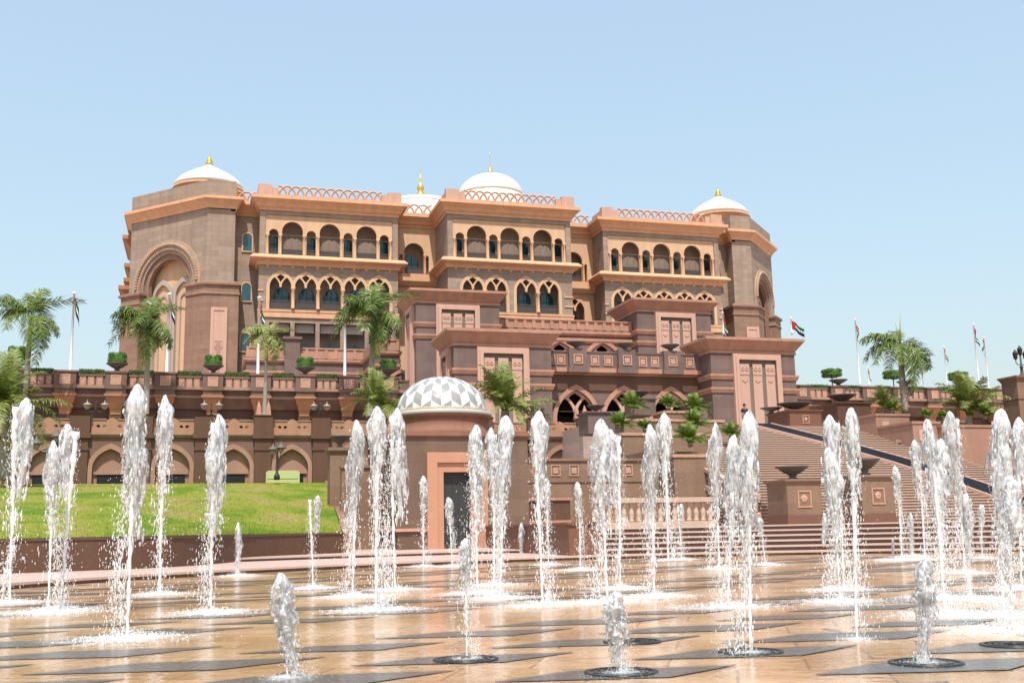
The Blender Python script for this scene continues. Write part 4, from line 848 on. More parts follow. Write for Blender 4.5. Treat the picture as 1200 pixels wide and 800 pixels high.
t, x, y, z = pedestal(387, 412, 524, 600, 50, 'tan granite pedestal at the right end of the lawn', tile=False)
bowl(389.5, 414, 510.5, x, y, z, 'wide stone bowl on the pedestal between lawn and kiosk')
t, x, y, z = pedestal(921, 961, 561, 608, 43.5, 'tan pedestal with carved tile in front of the stairs, nearer the planters')
bowl(908, 951, 546, x, y, z, 'wide stone bowl on the pedestal in front of the stairs left of the other', r=.78)
t, x, y, z = pedestal(1008, 1046, 556, 606, 42.5, 'tan pedestal with carved tile half hidden by jets in front of the stairs')
bowl(1010, 1034, 537.5, x, y, z, 'dark stone bowl on the pedestal half hidden by the jets before the stairs', r=.72)

# ================================================================== GRAND STAIRS with the cascade
SX0, SX1, SY0, SZ0, SY1, SZ1 = 26.3, 45.2, 44.0, LZ, 65.8, 7.6
NS = 42; dy = (SY1-SY0)/NS; dz = (SZ1-SZ0)/NS
b = MB()
for k in range(NS):
    y0, z0 = SY0+dy*k, SZ0+dz*k
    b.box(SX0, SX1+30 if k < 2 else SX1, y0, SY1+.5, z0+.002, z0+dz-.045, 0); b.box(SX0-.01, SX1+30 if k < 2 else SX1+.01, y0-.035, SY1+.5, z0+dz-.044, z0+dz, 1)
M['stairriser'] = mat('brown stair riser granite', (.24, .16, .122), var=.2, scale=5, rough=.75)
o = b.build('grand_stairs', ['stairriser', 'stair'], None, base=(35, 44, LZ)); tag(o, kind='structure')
b = MB(); b.box(24, 80, SY1-.02, 80.5, 3, SZ1-.003); tag(b.build('porch_forecourt', 'pave', None, base=(40, 70, 3)), kind='structure')
cas = thing('water_cascade', (39, 55, 4.6), 'dark water channel with pale stone edges running diagonally down the stairs', 'cascade')
CP = [(37.0, 65.9), (39.3, 59.4), (40.4, 54.8), (40.9, 49.6), (41, 44.3)]
def sz(y): return SZ0 + (y-SY0)/(SY1-SY0)*(SZ1-SZ0)
def strip(off, w_, h, mt, nm):
    b = MB(); vs = []
    for x, y in CP:
        z = sz(y)
        for dx in (off-w_/2, off+w_/2):
            for dz_ in (-.3, h): vs.append((x+dx, y, z+dz_))
    fs = []
    for i in range(len(CP)-1):
        a = i*4; c = a+4; fs += [(a+1, a+3, c+3, c+1), (a, a+1, c+1, c), (a+3, a+2, c+2, c+3)]
    fs.append((0, 2, 3, 1)); e_ = len(CP)*4-4; fs.append((e_, e_+1, e_+3, e_+2)); b.add(vs, fs); b.build(nm, mt, cas)
strip(0, 1.7, .22, 'water', 'channel_water'); strip(-.93, .14, .26, 'panel', 'channel_edge'); strip(.93, .14, .26, 'panel', 'channel_edge')
# ================================================================== LOW WALLS AND TERRACED PLANTERS left of the stairs
def capwall(name, px0, px1, pyt, Y, z0, label, cat, m='lawnstone', capm='porchtrim', d=.5, caph=.12, tiles=0):
    x0, x1 = XA(px0, pyt, Y), XA(px1, pyt, Y); zt = ZA((px0+px1)/2, pyt, Y)
    t = thing(name, ((x0+x1)/2, Y, z0), label, cat)
    b = MB(); b.box(x0, x1, Y, Y+d, z0, zt-caph); b.build('body', m, t)
    b = MB(); b.box(x0-.06, x1+.06, Y-.08, Y+d+.08, zt-caph, zt); b.box(x0-.02, x1+.02, Y-.05, Y-.001, zt-1.15, zt-1.0); b.build('coping', capm, t)
    if tiles:
        for i in range(tiles): b = MB(); c = x0+(x1-x0)*(i+.5)/tiles; b.panel(rect(c-.25, c+.25, zt-.85, zt-.3), [rect(c-.2, c+.2, zt-.8, zt-.35)], .04, (0, Y-.035, 0)); b.box(c-.13, c+.13, Y-.03, Y-.001, zt-.72, zt-.43); b.build('carved_tile', 'tile', t)
    return t
capwall('parapet_wall', 618, 766, 537, 49.5, LZ-.1, 'tan parapet wall with carved tiles right of the kiosk, behind the lower wall', 'parapet wall', tiles=7, capm='lawnstone')
capwall('low_wall', 616, 668, 583, 46, LZ-.2, 'short rose capped granite wall directly right of the kiosk', 'low wall', m='dark')
# balustrade with turned balusters
def balustrade(x0, y0, z0, x1, y1, z1, h, label, nb, m='tread'):
    t = thing('balustrade', ((x0+x1)/2, (y0+y1)/2, min(z0, z1)), label, 'balustrade', 'stone balustrades')
    A, B = Vector((x0, y0, z0)), Vector((x1, y1, z1)); d = (B-A); dh = Vector((d.x, d.y, 0)).normalized(); nrm = Vector((-dh.y, dh.x, 0))*.16
    def beam(za, zb, nm, wd=1.0):
        b = MB(); nn = nrm*wd; vs = []
        for P in (A, B):
            for s in (-1, 1):
                for zq in (za, zb): vs.append(P + nn*s + Vector((0,0,zq)))
        b.add(vs, [(0,1,3,2),(4,6,7,5),(0,4,5,1),(2,3,7,6),(1,5,7,3),(0,2,6,4)]); b.build(nm, m, t)
    beam(0, h*.22, 'bottom_rail', 1.1); beam(h*.84, h, 'top_rail', 1.25)
    for k in range(nb):
        p = A + d*((k+.5)/nb); b = MB(); r = min(.14, d.length/nb*.4)
        b.lathe([(r, h*.22), (r, h*.27), (r*.6, h*.32), (r*1.0, h*.45), (r*.9, h*.55), (r*.5, h*.7), (r*.8, h*.77), (r, h*.8), (r, h*.84)], p, 8); b.build('baluster', m, t)
    return t
zt = ZA(760, 583, 46); x0, x1 = XA(692, 600, 46), XA(836, 600, 46)
balustrade(x0, 46, LZ-.05, x1, 46, LZ-.05, zt-LZ+.05, 'stone balustrade with turned balusters in front of the planter tiers', 17, m='stair')
balustrade(25.7, 46.4, LZ+.3, 25.7, 53.2, LZ+2.4, 1.15, 'sloping balustrade along the left edge of the stairs', 15, m='stair')
def tier(px0, px1, pyt, Y, z0, d, label, m='stair', lip=.16):
    x0, x1 = XA(px0, pyt, Y), XA(px1, pyt, Y); zt = ZA((px0+px1)/2, pyt, Y)
    t = thing('planter', ((x0+x1)/2, Y+d/2, z0), label, 'planter', 'stone planters beside the stairs')
    b = MB(); b.box(x0, x1, Y, Y+d, z0, zt-lip); b.build('box', m, t)
    b = MB(); b.panel(rect(x0-.06, x1+.06, Y-.06, Y+d+.06), [rect(x0+.22, x1-.22, Y+.22, Y+d-.22)], lip); b.v = [(x, z, zt-y) for x, y, z in b.v]; b.build('lip', 'tile' if m == 'lawnstone' else m, t)
    b = MB(); b.box(x0+.21, x1-.21, Y+.21, Y+d-.21, zt-.12, zt-.05); b.build('soil', 'soil', t)
    return (x0+x1)/2, Y, zt, x0, x1
T0 = tier(789, 834, 532, 51.5, LZ-.1, 3.0, 'tall tan box planter at the front of the planter tiers', m='lawnstone')
T1 = tier(729, 832, 507, 56.5, 1.5, 2.8, 'wide tan planter tier second from the bottom', m='lawnstone')
T2 = tier(731, 804, 490.5, 61.0, 2, 2.6, 'upper left planter tier below the porch arches', m='lawnstone')
T3 = tier(804, 848, 491.5, 61.8, 2, 2.4, 'upper right planter tier beside the stair top', m='lawnstone')
T4 = tier(778, 806, 481, 64.5, 3, 1.8, 'small topmost planter before the middle porch arches', m='lawnstone')
b = MB(); b.box(T1[3]+.1, 26.2, 53.5, 56.4, LZ, T1[2]-1.3); b.box(T2[3]+.1, 26.2, 59.4, 60.9, LZ, T2[2]-1.2); b.box(T2[3]+.1, 26.2, 63.5, 66.0, LZ, 7.2); tag(b.build('tier_fill', 'lawnstone', None, base=(24, 58, LZ)), kind='structure')
t, x, y, z = pedestal(689, 720, 482, 508, 60, 'mauve granite pedestal before the leftmost porch arches', tile=False, m='porch', capm='porch', base=False)
bowl(694, 714.5, 475, x, y, z, 'grey stone bowl on the mauve pedestal under the left porch arches')
t, x, y, z = pedestal(742, 768, 466.5, 486, 67, 'square mauve pedestal between two porch arches', tile=False, m='porch', capm='porch', base=False)
bowl(742, 765.5, 459, x, y, z, 'grey stone bowl between the middle and right porch arches')
t, x, y, z = pedestal(809, 829, 474, 492, 66, 'small mauve pedestal behind the upper right planter', tile=False, m='porch', capm='porch', base=False)
bowl(807, 830, 470, x, y, z, 'grey stone bowl above the upper right planter beside the porch pylon')
# ---- right side of the stairs
t, x, y, z = pedestal(925, 962, 480, 502, 66, 'dark red brown block with pink tiles at the top of the stairs', m='blockred', capm='blockred', depth=3, base=False)
bowl(930, 953, 472.5, x+.1, 67.5, z, 'flat dark bowl on the red brown block at the stair top, front one', r=1.25)
bowl(922, 936, 476.5, x-1.3, 68.4, z, 'flat dark bowl on the red brown block at the stair top, rear one', r=.8, h=.4)
t, x, y, z = pedestal(981, 1020, 471, 500, 69, 'dark brown block behind the stairs left of the tall right palm', m='dark', capm='dark', depth=3, tile=False, base=False)
bowl(990, 1010.5, 463, x, y, z, 'dark bowl on the brown block left of the tall right palm', r=1.1)
B1 = tier(1026, 1065, 484.5, 62.3, 4, 3.0, 'rose stone planter box holding the tall palm and grey agave', m='fill')
B2 = tier(1069, 1101, 493.5, 58.6, 3, 4.0, 'rose stone planter box in the middle of the right stair edge', m='fill')
B3 = tier(1103, 1166, 497.5, 58.2, 3, 5.0, 'long rose stone planter with the spreading palm at the right', m='fill')
b = MB(); 
for B, Y in ((B1, 62.3), (B2, 58.6), (B3, 58.2)):
    c = B[3]+.6; b.panel(rect(c-.3, c+.3, B[2]-1.3, B[2]-.55), [], .05, (0, Y-.05, 0))
for B, lab in ((B1, 'the tall palm planter'), (B2, 'the middle planter'), (B3, 'the spreading palm planter')):
    c = B[3]+.7; bb = MB(); bb.box(c-.28, c+.28, B[1]-.05, B[1]-.001, B[2]-1.25, B[2]-.55); o = bb.build('carved_tile', 'panel', None, base=(c, B[1], B[2]-1)); o.parent = [q for q in COL.objects if q.name.startswith('planter') and abs(OFF[q.name].x-B[0]) < .01][0]; o.location = Vector((c, B[1], B[2]-1)) - OFF[o.parent.name]
balustrade(45.4, 66.2, 7.0, 45.1, 63.9, 6.9, 1.0, 'short stone balustrade between the dark block and the tall palm planter', 7, m='terrtrim')
balustrade(B1[4]+.1, 62.5, 5.9, B2[3]-.1, 60.0, 5.2, 1.0, 'short stone balustrade between the two right planter boxes', 8, m='terrtrim')
b = MB(); b.box(45.3, 90, 50, 58.0, LZ, 3.9); b.box(45.3, 90, 58, 66, LZ, 5.6); b.box(45.3, 46.0, 46, 50.0, LZ, 2.6); tag(b.build('stair_bank', 'fill', None, base=(60, 55, LZ)), kind='structure')
# pillar with lamp cluster at the right edge
YL = 60.0; lx = XA(1199, 450, YL); lz = ZA(1195, 440, YL)
t = thing('gate_pillar', (lx, YL, 5), 'tan stone pillar at the right edge of the picture carrying a lamp cluster', 'pillar')
b = MB(); b.box(lx-.5, lx+1.2, YL, YL+1.5, 5, lz-.4); b.box(lx-.56, lx+1.26, YL-.06, YL+1.56, lz-1.6, lz-1.5); b.build('shaft', 'lawnstone', t); b = MB(); b.frustum(lx-.5, lx+1.2, YL, YL+1.5, lz-.4, lz-.12, .14, .14); b.box(lx-.68, lx+1.38, YL-.18, YL+1.68, lz-.12, lz); b.build('cap', 'lawnstone', t)
cx = XA(1197, 430, YL+.6)
t = thing('lamp_cluster', (cx, YL+.6, lz), 'dark iron lamp cluster on the pillar at the right edge', 'lamp')
b = MB(); b.lathe([(.3, 0), (.32, .12), (.12, .2), (.09, .6), (.14, .7), (.06, .8), (.06, 1.9)], (cx, YL+.6, lz), 10); b.build('post', 'lampmetal', t)
for d in (-.42, 0, .42):
    hz_ = lz + (1.2 if d else 1.5); b = MB()
    if d: b.tube([(cx, YL+.6, lz+.9), (cx+d*.6, YL+.6, lz+.85), (cx+d, YL+.6, lz+1.0), (cx+d, YL+.6, hz_)], .03, 5)
    b.lathe([(.05, 0), (.13, .1), (.17, .42), (.19, .45), (.1, .6), (.03, .72)], (cx+d, YL+.6, hz_), 8); b.build('lantern', 'lampmetal', t)
obelisks(XA(1188, 490, 64), ZA(1188, 488, 64)-.6, 64, 'on the wall at the right edge')

# ================================================================== LAMPS
def globe_lamp(px, pg, half, where):
    Y = 72.5; x, zg = at(px, pg, Y); d = half*Y/1250
    t = thing('twin_globe_lamp', (x, Y, PF), 'twin cream globe lamp on a dark post ' + where, 'lamp', 'twin globe lamps along the arcade terrace')
    b = MB(); b.lathe([(.2, 0), (.2, .2), (.07, .35), (.055, zg-PF-.35), (.1, zg-PF-.3), (.04, zg-PF-.2), (.04, zg-PF+.1), (.01, zg-PF+.3)], (x, Y, PF), 8); b.build('post', 'lampmetal', t)
    b = MB(); b.tube([(x-d, Y, zg-.28), (x-d*.5, Y, zg-.42), (x, Y, zg-.3), (x+d*.5, Y, zg-.42), (x+d, Y, zg-.28)], .03, 5); b.build('arm', 'lampmetal', t)
    for s in (-1, 1):
        b = MB(); b.lathe([(.05, -.25), (.16, -.17), (.22, -.04), (.22, .02), (.27, .03), (.27, .06), (.16, .15), (.04, .2), (.04, .25), (.01, .36)], (x+s*d, Y, zg), 12); b.build('globe', 'globe', t)
globe_lamp(112.5, 475, 9, 'left of the biggest left jet'); globe_lamp(248, 475.5, 8, 'above the single thick jet before the lawn'); globe_lamp(375.5, 476.5, 7.5, 'left of the leafy palm by the kiosk')
def lantern_post(px, py, pyb, Y, heads, label, hr):
    x, z = at(px, py, Y); zb = ZA(px, pyb, Y)
    t = thing('lantern_post', (x, Y, zb), label, 'lamp post', 'lantern posts at the lawn')
    b = MB(); b.lathe([(.18, 0), (.18, .25), (.08, .4), (.06, z-zb-.5), (.1, z-zb-.4), (.05, z-zb-.3), (.05, z-zb-.1)], (x, Y, zb), 8); b.build('post', 'lampmetal', t)
    for dx, dz_ in heads:
        q = (x+dx, Y, z+dz_); b = MB(); b.tube([(x, Y, z-.5), (x+dx*.6, Y, z-.55+dz_*.5), (q[0], Y, q[2]-.28)], .03, 5); b.lathe([(.05, -.3), (.14, -.2), (.2, -.02), (.19, .0)], q, 8)
        o = b.build('lantern', 'globe', t); b = MB(); b.lathe([(hr, 0), (hr*.96, .05), (hr*.35, .2), (.06, .28), (.05, .34), (.01, .42)], q, 10); b.build('lantern_cap', 'bowl', o)
lantern_post(67, 512, 566, 58, [(-.95, -.35), (0, 0), (.6, -.3), (.4, -.2)], 'bronze lantern post with several lanterns behind the left jets', .33)
lantern_post(325, 527, 562, 66, [(-.25, 0), (.22, .1)], 'dark lantern post with two lanterns beside the lime board', .34)

# ================================================================== FLAGPOLES
def flagpole(px0, py0, px1, py1, Y, label, r=.07, flag=.62, drape=True, side=1, thick=True):
    xb, zb = at(px0, py0, Y); zt = ZA(px1, py1, Y); h = zt-zb
    t = thing('flagpole', (xb, Y, zb), label, 'flagpole', 'flagpoles around the palace')
    b = MB(); b.lathe([(r*1.5, 0), (r*1.5, .3), (r, .4), (r*.7, h), (r*1.4, h+.02), (r*1.4, h+.14), (.01, h+.2)], (xb, Y, zb), 8); b.build('pole', 'pole', t)
    b = MB(); nx, nz = 10, 8; L_, H_ = 2.6*flag, 1.5*flag; ph = (px0*7 % 6)
    def fp(u, v):
        if drape: x = xb + side*(r + L_*.16*u + .1*sin(5*u+ph)*u); z = zb+h-.15 - H_*v - L_*.78*u**1.15; y = Y + .22*sin(7*u+3*v+ph)*u**.5
        else: x = xb + side*(r + L_*.86*u); z = zb+h-.15 - H_*v - .55*L_*u**1.4; y = Y + .25*sin(6*u+ph)*u
        return (x, y, z)
    for i in range(nx):
        for j in range(nz):
            u0, u1, v0, v1 = i/nx, (i+1)/nx, j/nz, (j+1)/nz
            mi = 0 if u1 <= .3 else (1 if v1 <= .375 else (2 if v1 <= .66 else 3))
            b.add([fp(u0, v0), fp(u1, v0), fp(u1, v1), fp(u0, v1)], [(0,1,2,3)], mi, True)
    f = b.build('flag', ['red', 'green', 'fwhite', 'fblack'], t)
    so = f.modifiers.new('cloth', 'SOLIDIFY'); so.thickness = .015
flagpole(82, 440, 87, 345, 81, 'white flagpole with drooping flag standing clear against the sky left of the palace', .1)
flagpole(195, 442, 199, 346, 81, 'white flagpole right of the palm before the arched corner tower', .11)
flagpole(302, 444, 304.5, 350, 81, 'white flagpole before the left balconies beside the small yellowish palm', .11)
flagpole(404, 446, 405.2, 355, 81, 'white flagpole just left of the full green palm', .11, side=-1)
flagpole(848, 392, 846, 367, 112, 'short flagpole at the narrow right link of the palace', .09, .8)
flagpole(928, 392, 926.5, 374, 82, 'short flagpole with a spread flag beyond the right porch pylon', .06, .5, drape=False)
flagpole(1008, 452, 1001.5, 375.5, 92, 'white flagpole left of the tall right palm', .08)
flagpole(1018.5, 452, 1017, 431, 150, 'tiny distant flagpole just left of the tall right palm', .08)
flagpole(1080, 452, 1078, 425, 120, 'distant flagpole partly behind the fronds of the right palm', .06, .8)
flagpole(1110.5, 455, 1106.5, 407, 118, 'thin distant flagpole midway between the right palm and the tall right pole', .08)
flagpole(1148, 457, 1140.5, 381, 92, 'tall white flagpole second from the right end of the terrace', .08)
flagpole(1159, 457, 1153.5, 396, 108, 'rightmost white flagpole above the terrace', .08, side=-1)

# ================================================================== VEGETATION
def frond(Ln, nl, ll, wd, droop, seed, lift=.5, hang=.35, plume=.2):
    rg = random.Random(seed); b = MB(); pts = []
    for k in range(9):
        t = k/8; pts.append(Vector((Ln*t*(1-.12*t*droop), .05*Ln*sin(2*t+seed), Ln*(lift*t - droop*t**2.1))))
    b.tube(pts, [.028*Ln/3*(1-.85*k/8)+.004 for k in range(9)], 4)
    def cur(t):
        f = t*8; i = min(7, int(f)); return pts[i].lerp(pts[i+1], f-i), (pts[i+1]-pts[i]).normalized()
    for k in range(nl):
        t = .12+.88*(k+.5)/nl; p, d = cur(t); ln = ll*(.45+.75*sin(pi*min(1, t*.82+.16)))*rg.uniform(.85, 1.12)
        for s in (-1, 1):
            side = d.cross(Vector((0,0,1))).normalized()*s; up = side.cross(d)*s
            dirn = (side*.86 + d*rg.uniform(.35, .6) + up*rg.uniform(-plume, plume*1.6)).normalized()
            m_ = p + dirn*ln*.5 + Vector((0,0,-hang*.12*ln)); e = p + dirn*ln*.95 + Vector((0,0,-hang*ln*rg.uniform(.6, 1.2)))
            wv = d*wd*.5; o = Vector((0,0,-.0))
            b.add([p-wv*.6, p+wv*.6, m_+wv, m_-wv, e], [(0,1,2,3),(3,2,4)])
    return b
FM = {}
def frond_mesh(kind, i):
    if (kind, i) not in FM:
        P = {'royal': (3.2, 52, 1.0, .1, (.62, .95, 1.15)[i % 3], 10+i, (.75, .5, .2)[i % 3], .55, .45), 'light': (2.6, 40, .7, .105, (.7, .95, 1.1)[i % 3], 20+i, (.7, .45, .2)[i % 3], .55, .4),
             'date': (2.9, 52, .55, .06, (.5, .75, 1.0)[i % 3], 30+i, (.95, .75, .5)[i % 3], .3, .3), 'cycad': (1.25, 32, .30, .026, (.35, .55, .8)[i % 3], 40+i, (.7, .55, .4)[i % 3], .3, .12), 'agave': (1.6, 14, .22, .07, .3, 50+i, .6, .3, .1)}[kind]
        b = frond(*P); mt = {'royal': 'frond', 'light': 'frondlight', 'date': 'datefrond', 'cycad': 'cycad', 'agave': 'datefrond'}[kind]
        o = b.build('frond', mt); FM[(kind, i)] = o.data; bpy.data.objects.remove(o)
    return FM[(kind, i)]
def crown(t, kind, n, zc, scale, els, seed, spear=False):
    rg = random.Random(seed)
    for k in range(n):
        f = bpy.data.objects.new('frond', frond_mesh(kind, k % 6)); COL.objects.link(f); f.parent = t
        el = els[0] + (els[1]-els[0])*((k*.618) % 1); a = k*2.39996 + rg.uniform(-.2, .2)
        f.location = (.1*cos(a), .1*sin(a), zc); f.rotation_euler = (rg.uniform(-.25, .25), -radians(el), a); sc = scale*rg.uniform(.85, 1.1); f.scale = (sc, sc, sc)
def palm(px, pyc, pyb, Y, label, kind='royal', n=17, rad=36, els=(-25, 72), trunk=.16, pxb=None, shaft=True, seed=1, zbase=None, group='palm trees', cat='palm tree', name='palm_tree'):
    x, zc = at(px, pyc, Y); xb = XA(pxb if pxb else px, pyb, Y); zb = zbase if zbase is not None else ZA(px, pyb, Y); h = zc-zb; dx = x-xb
    t = thing(name, (xb, Y, zb), label, cat, group, local=True)
    hs = .24*h if shaft else 0; rng = random.Random(seed); pts = []; rr = []
    for k in range(13):
        u = k/12; pts.append((dx*u*u, .05*sin(4*u+seed), (h-hs)*u)); rr.append(trunk*(1.25-.35*u+.12*sin(5*u+seed)) * (1.0+.04*(k % 2)))
    b = MB(); b.tube(pts, rr, 10); b.build('trunk', 'trunk', t)
    if shaft: b = MB(); b.tube([pts[-1], (dx, pts[-1][1], h-hs*.5), (dx, pts[-1][1], h+.1)], [trunk*.9, trunk*.85, trunk*.4], 8); b.build('crownshaft', 'shaft', t)
    cr = bpy.data.objects.new('tmpc', None)
    S_ = rad*Y/1250/{'royal': 2.45, 'light': 2.0, 'date': 2.2, 'cycad': .72, 'agave': 1.15}[kind]
    n0 = len(COL.objects); crown(t, kind, n, h, S_, els, seed)
    for c in list(COL.objects)[n0:]: c.location.x += dx
    return t
palm(36, 370, 470, 76, 'tall grey trunked palm against the sky at the far left', rad=31, pxb=29, seed=3, zbase=PF, n=14, els=(-45, 75))
palm(174, 376, 470, 76, 'dense bushy palm in front of the arched corner tower', rad=30, pxb=172, seed=5, zbase=PF, n=20, els=(-60, 80))
palm(312.5, 394, 490, 73, 'small palm with yellowish fronds before the left balconies', kind='light', rad=23, pxb=310, seed=7, zbase=PF, n=14, els=(-45, 65), trunk=.13)
palm(437, 368, 480, 75, 'full green palm with a bright top between the palace and the porch', rad=37, pxb=433.5, seed=9, zbase=PF, n=20, els=(-50, 82), trunk=.2)
rp = palm(1055, 404, 484, 63.8, 'tall palm with a bare spear leaf against the sky at the right', rad=39, pxb=1060.5, seed=11, n=12, els=(-48, 40), trunk=.2)
h = ZA(1055, 404, 63.8)-ZA(1055, 484, 63.8); dx = XA(1055, 404, 63.8)-XA(1060.5, 484, 63.8)
for q, (a, c) in enumerate(((.25, 2.3), (-.25, 1.6))):
    b = MB(); b.tube([(dx, 0, h-.1), (dx+a*.4, 0, h+c*.5), (dx+a, .05, h+c)], [.06, .04, .008], 5); b.build('spear_leaf', 'frondlight', rp)
palm(8, 476, 520, 62, 'broad date palm with yellow fruit at the far left edge', kind='date', rad=46, seed=13, n=34, els=(-25, 85), shaft=False, zbase=4.1, trunk=.25)
b = MB(); rg = random.Random(2)
for k in range(160): b.lathe([(.01, -.06), (.06, 0), (.01, .06)], (rg.gauss(.55, .25), -.5+rg.gauss(0, .2), 2.2+rg.gauss(0, .45)), 5)
tt = [o for o in COL.objects if o.name.startswith('palm_tree') and 'yellow fruit' in o.get('label', '')][0]; o = b.build('fruit', 'flowers', tt); o['kind'] = 'stuff'
palm(446, 480, 505, 60, 'leafy date palm behind the jets left of the kiosk dome', kind='date', rad=36, seed=15, n=28, els=(-20, 80), shaft=False, zbase=4.0, trunk=.22)
palm(592, 482, 505, 54, 'leafy date palm just right of the kiosk dome', kind='date', rad=44, seed=17, n=34, els=(-15, 85), shaft=False, zbase=3.0, trunk=.24)
palm(1136, 487, 500, 60.5, 'spreading young date palm in the long right planter', kind='date', rad=46, seed=19, n=26, els=(8, 80), shaft=False, trunk=.2)
palm(1036, 478, 486, 64, 'grey green spiky agave beside the trunk of the right palm', kind='date', rad=22, seed=21, n=24, els=(15, 85), shaft=False, trunk=.12, cat='agave', name='agave', group='garden plants')
cyc = [(741, 479, 66, 'wide dark cycad left on the top planter tier below the arches', 15), (784, 477, 65.3, 'bright yellow green cycad on the small topmost planter', 12), (815.5, 481, 62.8, 'cycad beneath the bowl on the upper right planter', 15), (727, 500, 57.5, 'light cycad at the left end of the wide planter tier', 13),
       (815, 499, 57.6, 'dark cycad in the right half of the wide planter tier', 15), (756, 503, 57.8, 'small pale cycad half hidden in the wide planter tier', 10), (809, 519, 52.6, 'arching yellowish cycad in the tall front box planter', 19), (857, 512, 59, 'bright upright cycad left of the stair top', 14),
       (1046, 481, 63, 'small bright cycad at the foot of the tall right palm', 11), (1155, 487, 59, 'rounded bright cycad at the right end of the long planter', 12), (1086, 488, 60.5, 'small dark cycad in the middle right planter', 8), (1106, 490, 60, 'low grey green cycad left of the spreading palm', 8)]
for i, (px, py, Y, lab, r) in enumerate(cyc):
    palm(px, py, py+4, Y, lab, kind='cycad', rad=r*.82, seed=30+i, n=44, els=(0, 82), shaft=False, trunk=.12, cat='cycad', name='cycad', group='cycads in the planters')
# clipped hedges and topiary
def leafmass(b, fn, n, size, seed, up=.3):
    rg = random.Random(seed)
    for k in range(n):
        p, nn = fn(rg); nn = (Vector(nn) + Vector((rg.uniform(-.7, .7), rg.uniform(-.7, .7), rg.uniform(-.5, .9)))).normalized()
        a = nn.cross(Vector((rg.uniform(-1, 1), rg.uniform(-1, 1), rg.uniform(-1, 1)))).normalized(); c = nn.cross(a); s = size*rg.uniform(.6, 1.3); p = Vector(p) + nn*rg.uniform(-.04, .06)
        b.add([p-a*s, p-c*s*.5, p+a*s, p+c*s*.5], [(0,1,2,3)])
def boxhedge(x0, x1, y0, y1, z0, z1, label, seed, group):
    b = MB(); k = .06; b.box(x0+k, x1-k, y0+k, y1-k, z0, z1-k)
    def fn(rg):
        f = rg.random()
        if f < .5: return (rg.uniform(x0, x1), y0, rg.uniform(z0, z1)), (0, -1, 0)
        if f < .85: return (rg.uniform(x0, x1), rg.uniform(y0, y1), z1), (0, 0, 1)
        return (x0 if f < .92 else x1, rg.uniform(y0, y1), rg.uniform(z0, z1)), (-1 if f < .92 else 1, 0, 0)
    leafmass(b, fn, int(420*(x1-x0)), .06, seed)
    tag(b.build('clipped_hedge', 'hedge', None, base=((x0+x1)/2, (y0+y1)/2, z0)), label, 'hedge', group)
names = {194: 'palm', }
hl = [(pl[i], pl[i+1]) for i in range(3, len(pl)-1)]
hlab = ['hedge strip above the terrace left of the far left palm pole', 'hedge strip between the left flagpole and the first trimmed bush', 'hedge strip under the bushy palm before the corner tower', 'hedge strip at the foot of the relief panel tower', 'hedge strip left of the flagpole by the small yellowish palm', 'hedge strip with the small yellowish palm in front', 'hedge strip left of the flagpole by the full green palm', 'hedge strip right under the full green palm']
for i, (a, c) in enumerate(hl): boxhedge(a+.85, c-.85, YTW-.02, YTW+.6, ZTT+.04, ZTT+.04+.34, 'low clipped ' + hlab[i], 100+i, 'clipped hedges on the left terrace')
hlr = ['nearest the right porch pylon', 'left of the flagpole by the right palm', 'behind the grey agave', 'right behind the trunk of the right palm', 'under the thin distant flagpole', 'behind the spreading date palm']
for i, (a, c) in enumerate(zip(prx[:6], prx[1:7])): boxhedge(a+.75, c-.75, YTW-.02, YTW+.6, ZTT+.04, ZTT+.32, 'low clipped hedge strip on the right terrace ' + hlr[i], 120+i, 'clipped hedges on the right terrace')
def topiary(x, y, z, r, h, label, seed, stem=0):
    t = thing('topiary_bush', (x, y, z), label, 'topiary', 'trimmed topiary bushes')
    b = MB(); 
    def sq(th, ph): # rounded block
        cx_, sx_ = cos(th), sin(th); e = .45; f = lambda v: math.copysign(abs(v)**e, v)
        return (x + r*f(cx_)*max(.0, cos(ph))**.45, y + r*f(sx_)*max(0, cos(ph))**.45, z+stem+h/2 + h/2*f(sin(ph)))
    vs = [sq(2*pi*i/16, -pi/2+pi*j/8) for j in range(9) for i in range(16)]; b.add([(x+(p[0]-x)*.93, y+(p[1]-y)*.93, z+stem+h/2+(p[2]-z-stem-h/2)*.93) for p in vs], [(j*16+i, j*16+(i+1) % 16, (j+1)*16+(i+1) % 16, (j+1)*16+i) for j in range(8) for i in range(16)])
    def fn(rg):
        th, s = rg.uniform(0, 2*pi), rg.uniform(-1, 1); p = sq(th, math.asin(s)); return p, (p[0]-x, p[1]-y, p[2]-z-stem-h/2)
    leafmass(b, fn, 1500, .055, seed); b.build('foliage', 'topiary', t)
    b = MB(); b.tube([(x, y, z-.1), (x, y, z+stem+.2)], .05, 6); b.build('stem', 'trunk', t)
for i, (k, lab) in enumerate(((0, 'beside the far left palm trunk'), (2, 'left of the bushy palm'), (4, 'below the relief panel of the corner tower'), (6, 'before the left podium arches'), (8, 'at the right end of the left terrace'))):
    x = pl[3+k]; z = ZTT+.25; bb = MB(); bowl_mesh(bb, (x, YTW+.05, z), .75, .6); tag(bb.build('stone_bowl', 'bowl', None, base=(x, YTW, z)), 'dark stone bowl holding a trimmed bush ' + lab, 'bowl', 'bowls along the left terrace')
    topiary(x, YTW+.05, z+.5, .6, 1.0 if k == 0 else .85, 'square trimmed green bush in a bowl ' + lab, 200+i, .12 if k == 0 else 0)
